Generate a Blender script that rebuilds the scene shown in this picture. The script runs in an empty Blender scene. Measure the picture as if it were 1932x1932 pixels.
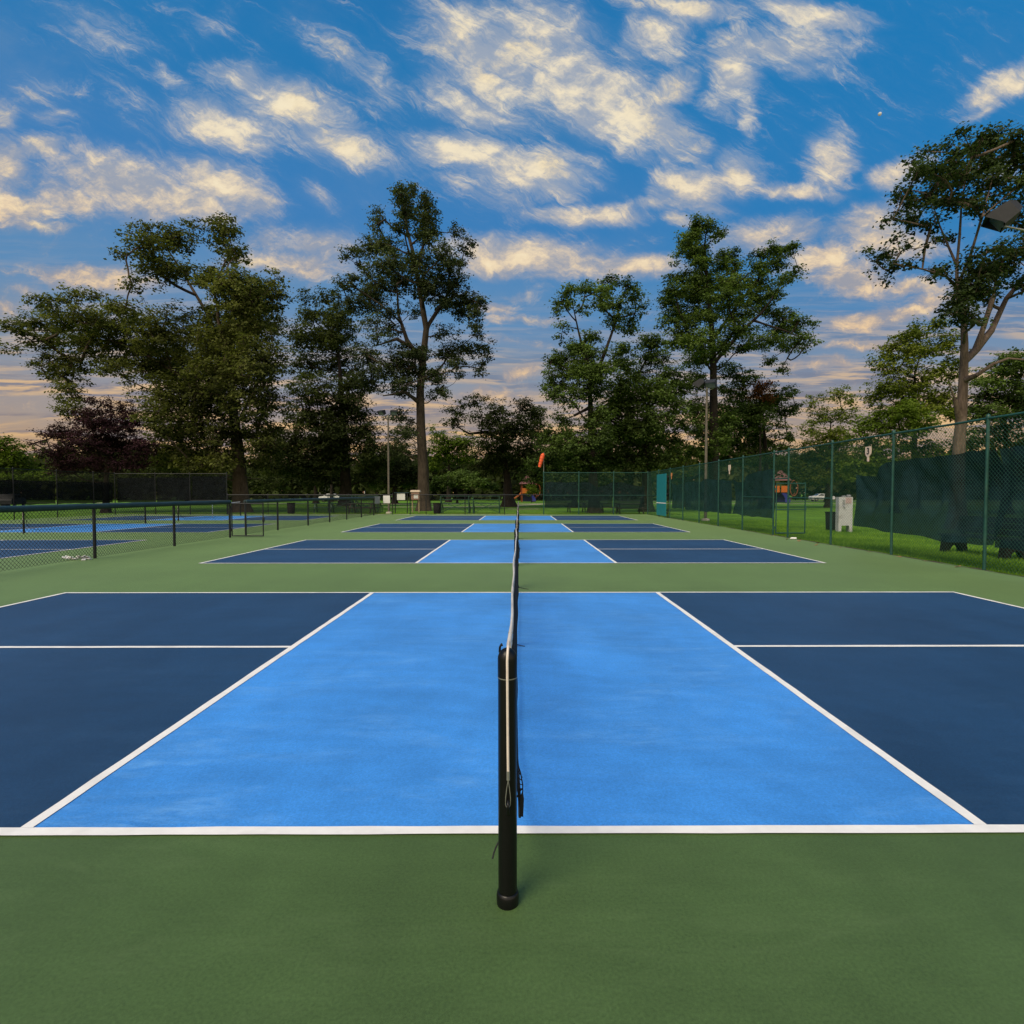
import bpy, math, random
import numpy as np
from mathutils import Vector, Matrix, Euler

random.seed(7)
rng = np.random.default_rng(11)
R = math.radians
scene = bpy.context.scene
COL = scene.collection

# ------------------------------------------------------------------ camera
F = 1061.6            # focal length in units of a 1932-wide frame
CAMH = 1.516
cam_d = bpy.data.cameras.new('camera')
cam = bpy.data.objects.new('camera', cam_d)
COL.objects.link(cam)
cam_d.sensor_width = 36.0
cam_d.lens = 36.0 * F / 1932.0
cam_d.clip_start = 0.05
cam_d.clip_end = 6000.0
cam.location = (0, 0, CAMH)
cam.rotation_euler = (R(90 - 1.924), 0, R(-0.29))
cam_d.shift_x = -18.5 / 1932
scene.camera = cam
RM = Euler(cam.rotation_euler).to_matrix()

def ray(px, py):
    d = RM @ Vector(((px - 984.5) / F, (966 - py) / F, -1.0))
    return d.normalized()
def P(px, py, Y):
    d = ray(px, py)
    return Vector((0, 0, CAMH)) + d * (Y / d.y)
def XZ(px, py, Y):
    p = P(px, py, Y)
    return p.x, p.z

# ------------------------------------------------------------------ object helpers
def tag(o, label=None, cat=None, group=None, kind=None):
    if label: o['label'] = label
    if cat: o['category'] = cat
    if group: o['group'] = group
    if kind: o['kind'] = kind
    return o

def thing(name, label, cat, loc=(0, 0, 0), rz=0.0, group=None):
    o = bpy.data.objects.new(name, None)
    COL.objects.link(o)
    o.empty_display_size = 0.2
    o.location = loc
    o.rotation_euler = (0, 0, rz)
    return tag(o, label, cat, group)

def dup(o, parent=None, **kw):
    c = o.copy()
    COL.objects.link(c)
    c.parent = parent
    for ch in list(o.children):
        dup(ch, c)
    return c

class MB:
    def __init__(self):
        self.v = []; self.f = []; self.m = []; self.s = []
    def add(self, vs, fs, mi=0, smooth=False):
        n = len(self.v)
        self.v.extend([tuple(p) for p in vs])
        for f in fs:
            self.f.append(tuple(i + n for i in f)); self.m.append(mi); self.s.append(smooth)
    def box(self, c, s, rot=None, mi=0, taper=1.0, bev=0.0):
        hx, hy, hz = s[0] / 2, s[1] / 2, s[2] / 2
        if bev > 0:
            b = min(bev, hx * .9, hy * .9, hz * .9)
            vs = []
            idx = {}
            for sx in (-1, 1):
                for sy in (-1, 1):
                    for sz in (-1, 1):
                        base = len(vs)
                        idx[(sx, sy, sz)] = base
                        vs.append(Vector((sx * hx, sy * (hy - b), sz * (hz - b))))
                        vs.append(Vector((sx * (hx - b), sy * hy, sz * (hz - b))))
                        vs.append(Vector((sx * (hx - b), sy * (hy - b), sz * hz)))
            I = lambda sx, sy, sz, k: idx[(sx, sy, sz)] + k
            fs = []
            for s1 in (-1, 1):
                q = [I(s1, -1, -1, 0), I(s1, 1, -1, 0), I(s1, 1, 1, 0), I(s1, -1, 1, 0)]
                fs.append(q if s1 > 0 else q[::-1])
                q = [I(-1, s1, -1, 1), I(1, s1, -1, 1), I(1, s1, 1, 1), I(-1, s1, 1, 1)]
                fs.append(q[::-1] if s1 > 0 else q)
                q = [I(-1, -1, s1, 2), I(1, -1, s1, 2), I(1, 1, s1, 2), I(-1, 1, s1, 2)]
                fs.append(q if s1 > 0 else q[::-1])
            for a in (-1, 1):
                for c2 in (-1, 1):
                    q = [I(a, c2, -1, 0), I(a, c2, -1, 1), I(a, c2, 1, 1), I(a, c2, 1, 0)]
                    fs.append(q if a * c2 > 0 else q[::-1])
                    q = [I(a, -1, c2, 0), I(a, 1, c2, 0), I(a, 1, c2, 2), I(a, -1, c2, 2)]
                    fs.append(q if a * c2 > 0 else q[::-1])
                    q = [I(-1, a, c2, 1), I(1, a, c2, 1), I(1, a, c2, 2), I(-1, a, c2, 2)]
                    fs.append(q[::-1] if a * c2 > 0 else q)
                    for d in (-1, 1):
                        t = [I(a, c2, d, 0), I(a, c2, d, 1), I(a, c2, d, 2)]
                        fs.append(t if a * c2 * d > 0 else t[::-1])
        else:
            vs = [Vector((sx * hx * (taper if sz > 0 else 1), sy * hy * (taper if sz > 0 else 1), sz * hz))
                  for sz in (-1, 1) for sy in (-1, 1) for sx in (-1, 1)]
            fs = [(0, 2, 3, 1), (4, 5, 7, 6), (0, 1, 5, 4), (2, 6, 7, 3), (0, 4, 6, 2), (1, 3, 7, 5)]
        if rot is not None:
            m = Euler(rot).to_matrix()
            vs = [m @ v for v in vs]
        c = Vector(c)
        self.add([v + c for v in vs], fs, mi)
        return self
    def bar(self, a, b, w, h=None, mi=0):
        a = Vector(a); b = Vector(b)
        h = h or w
        t = (b - a)
        L = t.length
        q = t.to_track_quat('X', 'Z')
        m = q.to_matrix()
        vs = []
        for sx in (0, 1):
            for sy, sz in ((-1, -1), (1, -1), (1, 1), (-1, 1)):
                vs.append(a + m @ Vector((sx * L, sy * w / 2, sz * h / 2)))
        self.add(vs, [(3, 2, 1, 0), (4, 5, 6, 7), (0, 1, 5, 4), (1, 2, 6, 5), (2, 3, 7, 6), (3, 0, 4, 7)], mi)
        return self
    def tube(self, pts, r, n=8, mi=0, cap=True, smooth=True):
        pts = [Vector(p) for p in pts]
        if not hasattr(r, '__len__'):
            r = [r] * len(pts)
        k = len(pts)
        up = None
        base = len(self.v)
        vs = []
        for i, p in enumerate(pts):
            t = (pts[min(i + 1, k - 1)] - pts[max(i - 1, 0)]).normalized()
            if up is None:
                up = Vector((0, 0, 1)) if abs(t.z) < .9 else Vector((1, 0, 0))
            s = t.cross(up).normalized()
            up = s.cross(t).normalized()
            for j in range(n):
                a = 2 * math.pi * j / n
                vs.append(p + (s * math.cos(a) + up * math.sin(a)) * r[i])
        fs = []
        for i in range(k - 1):
            for j in range(n):
                a, b = i * n + j, i * n + (j + 1) % n
                fs.append((a, a + n, b + n, b))
        self.add(vs, fs, mi, smooth)
        if cap:
            self.add(vs[:n], [tuple(range(n))], mi)
            self.add(vs[-n:], [tuple(range(n))[::-1]], mi)
        return self
    def lathe(self, prof, c=(0, 0, 0), n=20, mi=0, smooth=True, caps=True):
        c = Vector(c)
        vs = []
        for r, z in prof:
            for j in range(n):
                a = 2 * math.pi * j / n
                vs.append(c + Vector((r * math.cos(a), r * math.sin(a), z)))
        fs = []
        for i in range(len(prof) - 1):
            for j in range(n):
                a, b = i * n + j, i * n + (j + 1) % n
                fs.append((a, b, b + n, a + n))
        self.add(vs, fs, mi, smooth)
        if caps:
            self.add(vs[:n], [tuple(range(n))[::-1]], mi)
            self.add(vs[-n:], [tuple(range(n))], mi)
        return self
    def prism(self, poly, axis_vec, origin=(0, 0, 0), u=(1, 0, 0), w=(0, 0, 1), mi=0):
        o = Vector(origin); u = Vector(u); w = Vector(w); e = Vector(axis_vec)
        n = len(poly)
        a = [o + u * x + w * y for x, y in poly]
        b = [p + e for p in a]
        self.add(a + b, [tuple(range(n)), tuple(range(n, 2 * n))[::-1]] +
                 [(i, i + n, (i + 1) % n + n, (i + 1) % n) for i in range(n)], mi)
        return self
    def quad(self, a, b, c, d, mi=0):
        self.add([a, b, c, d], [(0, 1, 2, 3)], mi)
        return self
    def rect(self, x0, y0, x1, y1, z, mi=0):
        return self.quad((x0, y0, z), (x1, y0, z), (x1, y1, z), (x0, y1, z), mi)
    def build(self, name, mats, parent=None, loc=None):
        if not isinstance(mats, (list, tuple)):
            mats = [mats]
        me = bpy.data.meshes.new(name)
        me.from_pydata(self.v, [], self.f)
        for m in mats:
            me.materials.append(m)
        me.polygons.foreach_set('material_index', self.m)
        me.polygons.foreach_set('use_smooth', self.s)
        me.update()
        o = bpy.data.objects.new(name, me)
        COL.objects.link(o)
        if parent: o.parent = parent
        if loc is not None: o.location = loc
        return o

def np_mesh(name, V, Q, mat, parent=None, attr=None, smooth=False):
    """V (n,3) float, Q (m,k) int"""
    me = bpy.data.meshes.new(name)
    k = Q.shape[1]
    me.vertices.add(len(V)); me.loops.add(Q.size); me.polygons.add(len(Q))
    me.vertices.foreach_set('co', V.astype(np.float32).ravel())
    me.loops.foreach_set('vertex_index', Q.astype(np.int32).ravel())
    me.polygons.foreach_set('loop_start', np.arange(0, Q.size, k, dtype=np.int32))
    me.polygons.foreach_set('loop_total', np.full(len(Q), k, dtype=np.int32))
    if smooth:
        me.polygons.foreach_set('use_smooth', np.ones(len(Q), dtype=bool))
    me.materials.append(mat)
    if attr is not None:
        a = me.attributes.new('tint', 'FLOAT', 'FACE')
        a.data.foreach_set('value', attr.astype(np.float32))
    me.update(calc_edges=True)
    o = bpy.data.objects.new(name, me)
    COL.objects.link(o)
    if parent: o.parent = parent
    return o

# ------------------------------------------------------------------ materials
def nodes_of(m):
    m.use_nodes = True
    nt = m.node_tree
    for n in list(nt.nodes): nt.nodes.remove(n)
    return nt, nt.nodes, nt.links

def lin(c):
    return tuple(((x / 255.0) / 12.92 if x / 255.0 <= .04045 else ((x / 255.0 + .055) / 1.055) ** 2.4) for x in c)

def mat(name, col, rough=.6, var=.15, scale=6.0, bump=0.0, bscale=60.0, spec=.4, metal=0.0, dirt=None, coords='Object'):
    m = bpy.data.materials.new(name)
    nt, N, L = nodes_of(m)
    out = N.new('ShaderNodeOutputMaterial')
    b = N.new('ShaderNodeBsdfPrincipled')
    b.inputs['Roughness'].default_value = rough
    b.inputs['Specular IOR Level'].default_value = spec
    b.inputs['Metallic'].default_value = metal
    tc = N.new('ShaderNodeTexCoord')
    nz = N.new('ShaderNodeTexNoise')
    nz.inputs['Scale'].default_value = scale
    nz.inputs['Detail'].default_value = 6
    nz.inputs['Roughness'].default_value = .65
    L.new(tc.outputs[coords], nz.inputs['Vector'])
    r = N.new('ShaderNodeMapRange')
    r.inputs['From Min'].default_value = .3; r.inputs['From Max'].default_value = .7
    r.inputs['To Min'].default_value = 1 - var; r.inputs['To Max'].default_value = 1 + var
    L.new(nz.outputs['Fac'], r.inputs['Value'])
    mx = N.new('ShaderNodeVectorMath'); mx.operation = 'SCALE'
    mx.inputs[0].default_value = col[:3]
    L.new(r.outputs[0], mx.inputs['Scale'])
    src = mx.outputs[0]
    if dirt:
        n2 = N.new('ShaderNodeTexNoise'); n2.inputs['Scale'].default_value = scale * .4
        n2.inputs['Detail'].default_value = 8
        L.new(tc.outputs[coords], n2.inputs['Vector'])
        r2 = N.new('ShaderNodeMapRange')
        r2.inputs['From Min'].default_value = .52; r2.inputs['From Max'].default_value = .7
        L.new(n2.outputs['Fac'], r2.inputs['Value'])
        mm = N.new('ShaderNodeMix'); mm.data_type = 'RGBA'
        L.new(r2.outputs[0], mm.inputs[0]); L.new(src, mm.inputs[6])
        mm.inputs[7].default_value = (*dirt, 1)
        src = mm.outputs[2]
    L.new(src, b.inputs['Base Color'])
    if bump > 0:
        n3 = N.new('ShaderNodeTexNoise'); n3.inputs['Scale'].default_value = bscale; n3.inputs['Detail'].default_value = 4
        L.new(tc.outputs[coords], n3.inputs['Vector'])
        bp = N.new('ShaderNodeBump'); bp.inputs['Strength'].default_value = bump; bp.inputs['Distance'].default_value = .02
        L.new(n3.outputs['Fac'], bp.inputs['Height'])
        L.new(bp.outputs[0], b.inputs['Normal'])
    L.new(b.outputs[0], out.inputs[0])
    return m

def court_mat(name, col, scuff, scuff_amt=.25, grain=.18, sheen_tint=(.5, .8, .3), sheen_w=.42):
    """acrylic sport coating: fine sand grain, roller mottling, faint scuffs"""
    m = bpy.data.materials.new(name)
    nt, N, L = nodes_of(m)
    out = N.new('ShaderNodeOutputMaterial')
    b = N.new('ShaderNodeBsdfPrincipled')
    b.inputs['Roughness'].default_value = .55
    b.inputs['Specular IOR Level'].default_value = .28
    b.inputs['Sheen Weight'].default_value = sheen_w
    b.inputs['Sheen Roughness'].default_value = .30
    b.inputs['Sheen Tint'].default_value = (*sheen_tint, 1)  # paint-coloured sheen added to imitate light reflected at low view angles
    tc = N.new('ShaderNodeTexCoord')
    def noise(scale, detail=4, rough=.6, sc=None, dist=0):
        n = N.new('ShaderNodeTexNoise')
        n.inputs['Scale'].default_value = scale; n.inputs['Detail'].default_value = detail
        n.inputs['Roughness'].default_value = rough; n.inputs['Distortion'].default_value = dist
        if sc:
            mp = N.new('ShaderNodeMapping'); mp.inputs['Scale'].default_value = sc
            L.new(tc.outputs['Object'], mp.inputs['Vector']); L.new(mp.outputs[0], n.inputs['Vector'])
        else:
            L.new(tc.outputs['Object'], n.inputs['Vector'])
        return n.outputs['Fac']
    def mr(v, a, b2, c, d):
        r = N.new('ShaderNodeMapRange')
        for k, x in zip(('From Min', 'From Max', 'To Min', 'To Max'), (a, b2, c, d)):
            r.inputs[k].default_value = x
        L.new(v, r.inputs['Value']); return r.outputs[0]
    def mul(a, b2):
        x = N.new('ShaderNodeMath'); x.operation = 'MULTIPLY'
        L.new(a, x.inputs[0]); L.new(b2, x.inputs[1]); return x.outputs[0]
    g = mr(noise(420, 3, .8), .3, .7, 1 - grain, 1 + grain)
    g1 = mr(noise(85, 3, .7), .3, .7, 1 - grain * .9, 1 + grain * .9)
    mo = mr(noise(.55, 6, .62), .3, .7, .80, 1.20)
    br = mr(noise(2.2, 5, .6, (1, .28, 1), .6), .3, .7, .93, 1.07)
    br2 = mr(noise(5, 5, .6, (.25, 1.6, 1), .8), .3, .7, .95, 1.05)
    wv = N.new('ShaderNodeTexWave'); wv.wave_type = 'RINGS'; wv.rings_direction = 'SPHERICAL'
    wv.inputs['Scale'].default_value = 1.15; wv.inputs['Distortion'].default_value = 9; wv.inputs['Detail'].default_value = 4; wv.inputs['Detail Scale'].default_value = .7
    mw = N.new('ShaderNodeMapping'); mw.inputs['Location'].default_value = (2.5, 3.0, 0); L.new(tc.outputs['Object'], mw.inputs[0]); L.new(mw.outputs[0], wv.inputs['Vector'])
    f = mul(mul(mul(mul(mul(g, g1), mo), br), br2), mr(wv.outputs['Fac'], 0, 1, .98, 1.02))
    vm = N.new('ShaderNodeVectorMath'); vm.operation = 'SCALE'
    vm.inputs[0].default_value = col
    L.new(f, vm.inputs['Scale'])
    sc = mul(mr(noise(1.1, 8, .72, (.4, 1.1, 1), 1.4), .48, .76, 0, 1), mr(noise(9, 6, .8, (.3, 1.2, 1), .5), .42, .7, 0, scuff_amt * 2))
    mm = N.new('ShaderNodeMix'); mm.data_type = 'RGBA'
    L.new(sc, mm.inputs[0]); L.new(vm.outputs[0], mm.inputs[6]); mm.inputs[7].default_value = (*scuff, 1)
    # sparse dark specks
    sp = mr(noise(55, 2, .5), .70, .78, 0, .45)
    m2 = N.new('ShaderNodeMix'); m2.data_type = 'RGBA'
    L.new(sp, m2.inputs[0]); L.new(mm.outputs[2], m2.inputs[6])
    m2.inputs[7].default_value = (*[c * .35 for c in col], 1)
    L.new(m2.outputs[2], b.inputs['Base Color'])
    bp = N.new('ShaderNodeBump'); bp.inputs['Strength'].default_value = .35; bp.inputs['Distance'].default_value = .002
    L.new(noise(380, 3, .7), bp.inputs['Height']); L.new(bp.outputs[0], b.inputs['Normal'])
    L.new(b.outputs[0], out.inputs[0])
    return m

def leaf_mat(name, dark, light, trans=.36):
    m = bpy.data.materials.new(name)
    nt, N, L = nodes_of(m)
    out = N.new('ShaderNodeOutputMaterial')
    at = N.new('ShaderNodeAttribute'); at.attribute_name = 'tint'
    cr = N.new('ShaderNodeValToRGB')
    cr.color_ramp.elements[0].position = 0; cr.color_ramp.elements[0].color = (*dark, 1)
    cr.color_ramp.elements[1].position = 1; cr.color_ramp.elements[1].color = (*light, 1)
    L.new(at.outputs['Fac'], cr.inputs[0])
    d = N.new('ShaderNodeBsdfDiffuse'); t = N.new('ShaderNodeBsdfTranslucent')
    L.new(cr.outputs[0], d.inputs[0])
    br = N.new('ShaderNodeVectorMath'); br.operation = 'MULTIPLY'; br.inputs[1].default_value = (1.25, 1.35, .55)
    L.new(cr.outputs[0], br.inputs[0]); L.new(br.outputs[0], t.inputs[0])
    mx = N.new('ShaderNodeMixShader'); mx.inputs[0].default_value = trans
    L.new(d.outputs[0], mx.inputs[1]); L.new(t.outputs[0], mx.inputs[2])
    L.new(mx.outputs[0], out.inputs[0])
    return m

def bark_mat(name, col):
    m = bpy.data.materials.new(name)
    nt, N, L = nodes_of(m)
    out = N.new('ShaderNodeOutputMaterial'); b = N.new('ShaderNodeBsdfPrincipled')
    b.inputs['Roughness'].default_value = .9; b.inputs['Specular IOR Level'].default_value = .15
    tc = N.new('ShaderNodeTexCoord'); mp = N.new('ShaderNodeMapping'); mp.inputs['Scale'].default_value = (1, 1, .22)
    L.new(tc.outputs['Object'], mp.inputs[0])
    n = N.new('ShaderNodeTexNoise'); n.inputs['Scale'].default_value = 11; n.inputs['Detail'].default_value = 8; n.inputs['Roughness'].default_value = .7
    L.new(mp.outputs[0], n.inputs['Vector'])
    n2 = N.new('ShaderNodeTexNoise'); n2.inputs['Scale'].default_value = 1.3; n2.inputs['Detail'].default_value = 5
    L.new(tc.outputs['Object'], n2.inputs['Vector'])
    cr = N.new('ShaderNodeValToRGB')
    e = cr.color_ramp.elements
    e[0].position = .3; e[0].color = (*[c * .4 for c in col], 1)
    e[1].position = .68; e[1].color = (*[c * 1.35 for c in col], 1)
    L.new(n.outputs['Fac'], cr.inputs[0])
    r = N.new('ShaderNodeMapRange'); r.inputs['From Min'].default_value = .3; r.inputs['From Max'].default_value = .7
    r.inputs['To Min'].default_value = .7; r.inputs['To Max'].default_value = 1.3
    L.new(n2.outputs['Fac'], r.inputs['Value'])
    vm = N.new('ShaderNodeVectorMath'); vm.operation = 'SCALE'
    L.new(cr.outputs[0], vm.inputs[0]); L.new(r.outputs[0], vm.inputs['Scale'])
    L.new(vm.outputs[0], b.inputs['Base Color'])
    bp = N.new('ShaderNodeBump'); bp.inputs['Strength'].default_value = .8; bp.inputs['Distance'].default_value = .05
    L.new(n.outputs['Fac'], bp.inputs['Height']); L.new(bp.outputs[0], b.inputs['Normal'])
    L.new(b.outputs[0], out.inputs[0])
    return m

def screen_mat(name, col, clear=.2):
    """knitted shade cloth: part of the light passes straight through the weave"""
    m = bpy.data.materials.new(name)
    nt, N, L = nodes_of(m)
    out = N.new('ShaderNodeOutputMaterial')
    b = N.new('ShaderNodeBsdfPrincipled'); b.inputs['Roughness'].default_value = .9; b.inputs['Specular IOR Level'].default_value = .06
    tc = N.new('ShaderNodeTexCoord')
    n = N.new('ShaderNodeTexNoise'); n.inputs['Scale'].default_value = 2.2; n.inputs['Detail'].default_value = 8; n.inputs['Roughness'].default_value = .7
    L.new(tc.outputs['Object'], n.inputs['Vector'])
    r = N.new('ShaderNodeMapRange'); r.inputs['From Min'].default_value = .3; r.inputs['From Max'].default_value = .7
    r.inputs['To Min'].default_value = .45; r.inputs['To Max'].default_value = 1.9
    L.new(n.outputs['Fac'], r.inputs['Value'])
    vm = N.new('ShaderNodeVectorMath'); vm.operation = 'SCALE'; vm.inputs[0].default_value = col
    L.new(r.outputs[0], vm.inputs['Scale']); L.new(vm.outputs[0], b.inputs['Base Color'])
    n2 = N.new('ShaderNodeTexNoise'); n2.inputs['Scale'].default_value = 160; n2.inputs['Detail'].default_value = 2
    L.new(tc.outputs['Object'], n2.inputs['Vector'])
    r2 = N.new('ShaderNodeMapRange'); r2.inputs['From Min'].default_value = .3; r2.inputs['From Max'].default_value = .7
    r2.inputs['To Min'].default_value = clear * .4; r2.inputs['To Max'].default_value = clear * 1.6
    L.new(n2.outputs['Fac'], r2.inputs['Value'])
    t = N.new('ShaderNodeBsdfTransparent'); mx = N.new('ShaderNodeMixShader')
    L.new(r2.outputs[0], mx.inputs[0]); L.new(b.outputs[0], mx.inputs[1]); L.new(t.outputs[0], mx.inputs[2])
    L.new(mx.outputs[0], out.inputs[0])
    return m

def lawn_mat():
    m = bpy.data.materials.new('lawn_turf')
    nt, N, L = nodes_of(m)
    out = N.new('ShaderNodeOutputMaterial'); b = N.new('ShaderNodeBsdfPrincipled')
    b.inputs['Roughness'].default_value = .85; b.inputs['Specular IOR Level'].default_value = .12
    tc = N.new('ShaderNodeTexCoord')
    def noise(s, d=5, r=.65):
        n = N.new('ShaderNodeTexNoise'); n.inputs['Scale'].default_value = s; n.inputs['Detail'].default_value = d; n.inputs['Roughness'].default_value = r
        L.new(tc.outputs['Object'], n.inputs['Vector']); return n.outputs['Fac']
    cr = N.new('ShaderNodeValToRGB'); e = cr.color_ramp.elements
    e[0].position = .3; e[0].color = (.055, .135, .012, 1)
    e[1].position = .7; e[1].color = (.165, .33, .032, 1)
    L.new(noise(.35, 8, .7), cr.inputs[0])
    r = N.new('ShaderNodeMapRange'); r.inputs['From Min'].default_value = .3; r.inputs['From Max'].default_value = .7
    r.inputs['To Min'].default_value = .55; r.inputs['To Max'].default_value = 1.4
    L.new(noise(22, 6, .8), r.inputs['Value'])
    vm = N.new('ShaderNodeVectorMath'); vm.operation = 'SCALE'
    L.new(cr.outputs[0], vm.inputs[0]); L.new(r.outputs[0], vm.inputs['Scale'])
    L.new(vm.outputs[0], b.inputs['Base Color'])
    bp = N.new('ShaderNodeBump'); bp.inputs['Strength'].default_value = .9; bp.inputs['Distance'].default_value = .05
    L.new(noise(30, 4, .7), bp.inputs['Height']); L.new(bp.outputs[0], b.inputs['Normal'])
    L.new(b.outputs[0], out.inputs[0])
    return m

M = {}
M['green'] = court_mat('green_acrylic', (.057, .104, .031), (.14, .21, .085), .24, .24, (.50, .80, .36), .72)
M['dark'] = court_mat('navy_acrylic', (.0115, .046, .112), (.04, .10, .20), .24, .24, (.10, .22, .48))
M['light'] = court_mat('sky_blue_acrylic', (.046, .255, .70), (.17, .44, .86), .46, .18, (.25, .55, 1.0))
M['line'] = mat('white_line_paint', (.81, .80, .775), .6, .07, 9, .2, 300, dirt=(.70, .69, .67))
M['lawn'] = lawn_mat()
M['concrete'] = mat('pale_concrete', (.36, .33, .27), .9, .3, 5, .4, 40)
M['path'] = mat('tan_gravel_path', (.38, .32, .24), .95, .2, 2)
M['road'] = mat('asphalt_road', (.06, .06, .065), .9, .2, 2)
M['dirt'] = mat('bare_dirt', (.07, .055, .035), .95, .5, 9, .6, 40, dirt=(.05, .09, .02))
M['black'] = mat('black_powder_coat', (.0025, .0025, .003), .36, .3, 25, .06, 200, .32)
M['blackm'] = mat('matte_black', (.008, .008, .009), .7, .3, 20)
M['cord'] = mat('black_net_cord', (.008, .009, .012), .7, .3, 40)
M['band'] = mat('white_vinyl_headband', (.60, .57, .53), .55, .10, 12, .15, 60, dirt=(.42, .39, .36))
M['cable'] = mat('vinyl_coated_cable', (.66, .58, .51), .4, .1, 30)
M['steel'] = mat('galvanised_steel', (.30, .30, .27), .45, .15, 40, metal=.7)
M['gpost'] = mat('green_fence_paint', (.011, .062, .049), .42, .35, 9, .15, 80, .40, dirt=(.024, .078, .058))
M['gmesh'] = mat('green_vinyl_wire', (.012, .075, .048), .5, .2, 20)
M['bmesh'] = mat('black_vinyl_wire', (.008, .012, .012), .5, .2, 20)
M['bpost'] = mat('black_fence_paint', (.006, .008, .010), .45, .3, 9, .1, 80)
M['pad'] = mat('teal_rail_cover', (.016, .044, .050), .45, .25, 5, .2, 30, .4)
M['screenR'] = screen_mat('navy_green_shade_cloth', (.009, .023, .031), .075)
M['screenB'] = screen_mat('black_shade_cloth', (.007, .011, .015), .09)
M['screenL'] = screen_mat('black_shade_cloth_far', (.0035, .005, .006), .10)
M['teal'] = mat('teal_board_paint', (.015, .20, .235), .5, .15, 4, .1, 30)
M['white'] = mat('white_paint', (.74, .74, .72), .5, .06, 5)
M['sign'] = mat('white_sign_board', (.62, .62, .60), .5, .05, 5)
M['signback'] = mat('grey_sign_back', (.24, .25, .26), .5, .1, 5)
M['ink'] = mat('dark_sign_ink', (.02, .02, .025), .6, .1, 5)
M['cream'] = mat('cream_painted_plywood', (.62, .50, .40), .6, .1, 12)
M['orangepaddle'] = mat('orange_painted_plywood', (.62, .25, .09), .6, .1, 12)
M['stand'] = mat('weathered_white_plastic', (.42, .43, .45), .6, .1, 8, dirt=(.30, .29, .28))
M['pinkpanel'] = mat('faded_pink_panel', (.38, .28, .28), .6, .1, 8)
M['bin'] = mat('black_bin_plastic', (.010, .009, .009), .8, .3, 12, spec=.12)
M['wooddark'] = mat('dark_weathered_wood', (.045, .035, .028), .85, .35, 14, .3, 60)
M['greenwood'] = mat('green_painted_steel_bench', (.012, .055, .032), .5, .3, 8)
M['kiosk'] = mat('faded_red_wood', (.26, .15, .11), .8, .25, 14, .2, 60)
M['tanwood'] = mat('tan_timber', (.28, .22, .13), .8, .25, 14, .2, 60)
M['polebrown'] = mat('weathered_lamp_pole', (.105, .09, .068), .7, .25, 6, .2, 40)
M['lamp'] = mat('grey_lamp_housing', (.026, .027, .030), .6, .15, 8, .1, 60, spec=.2)
M['lampglass'] = mat('lamp_lens_glass', (.12, .15, .135), .12, .2, 12, spec=.8)
M['orange'] = mat('orange_play_plastic', (.40, .10, .010), .5, .1, 5)
M['orange2'] = mat('deep_orange_play_plastic', (.26, .06, .02), .5, .1, 5)
M['redroof'] = mat('faded_red_play_roof', (.13, .045, .045), .6, .12, 5)
M['blueplay'] = mat('blue_play_plastic', (.014, .02, .12), .5, .1, 5)
M['windsock'] = mat('orange_windsock_nylon', (.72, .10, .025), .6, .1, 10)
M['brick'] = mat('red_brick', (.17, .075, .055), .9, .3, 9)
M['roofs'] = mat('grey_shingle_roof', (.09, .085, .085), .9, .3, 9)
M['glass'] = mat('dark_window_glass', (.03, .035, .04), .1, .1, 5, spec=.8)
M['carwhite'] = mat('white_car_paint', (.66, .66, .66), .25, .04, 3, spec=.6)
M['cargrey'] = mat('silver_car_paint', (.32, .33, .35), .25, .04, 3, spec=.6)
M['tyre'] = mat('black_rubber', (.012, .012, .012), .8, .2, 20)
M['leafbrown'] = mat('dry_leaf', (.30, .17, .07), .8, .4, 30)
M['blade'] = leaf_mat('grass_blades', (.06, .15, .012), (.27, .44, .055), .3)
M['barkA'] = bark_mat('brown_grey_bark', (.062, .048, .036))
M['barkD'] = bark_mat('dark_bark', (.026, .020, .016))
M['barkP'] = bark_mat('pale_grey_bark', (.125, .092, .072))
M['barkS'] = bark_mat('sycamore_bark', (.072, .052, .038))
M['moon'] = mat('pale_moon', (.42, .45, .5), .9, .2, .1)

# ------------------------------------------------------------------ ground and courts (setting)
XC = -0.06
YN = [2.444 + 9.64 * i for i in range(4)]
LXC = -18.7
FX = 9.16          # right fence
LFX = -9.85       # low fence between the court blocks
BY = 40.0         # back fence
FLX = -28.6       # far left tall fence

def struct(o):
    o['kind'] = 'structure'
    return o

mb = MB(); mb.rect(-2600, -400, 2600, 4000, -0.045)
struct(mb.build('lawn', M['lawn']))
mb = MB()
# court slab with an irregular right-hand edge
edge = []
y = -9.0
while y < BY + .3:
    edge.append((FX + .03 + random.uniform(-.05, .05), y)); y += .35
vs = [(FLX - .25, -9, 0), ] + [(x, yy, 0) for x, yy in edge] + [(FX + .05, BY + .12, 0), (FLX - .25, BY + .12, 0)]
n = len(vs)
mb.add(vs, [tuple(range(n))])
low = [(x, yy, -.05) for x, yy, _ in vs]
mb.add(vs + low, [(i, i + n, (i + 1) % n + n, (i + 1) % n) for i in range(n)])
struct(mb.build('court_floor', M['green']))

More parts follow.
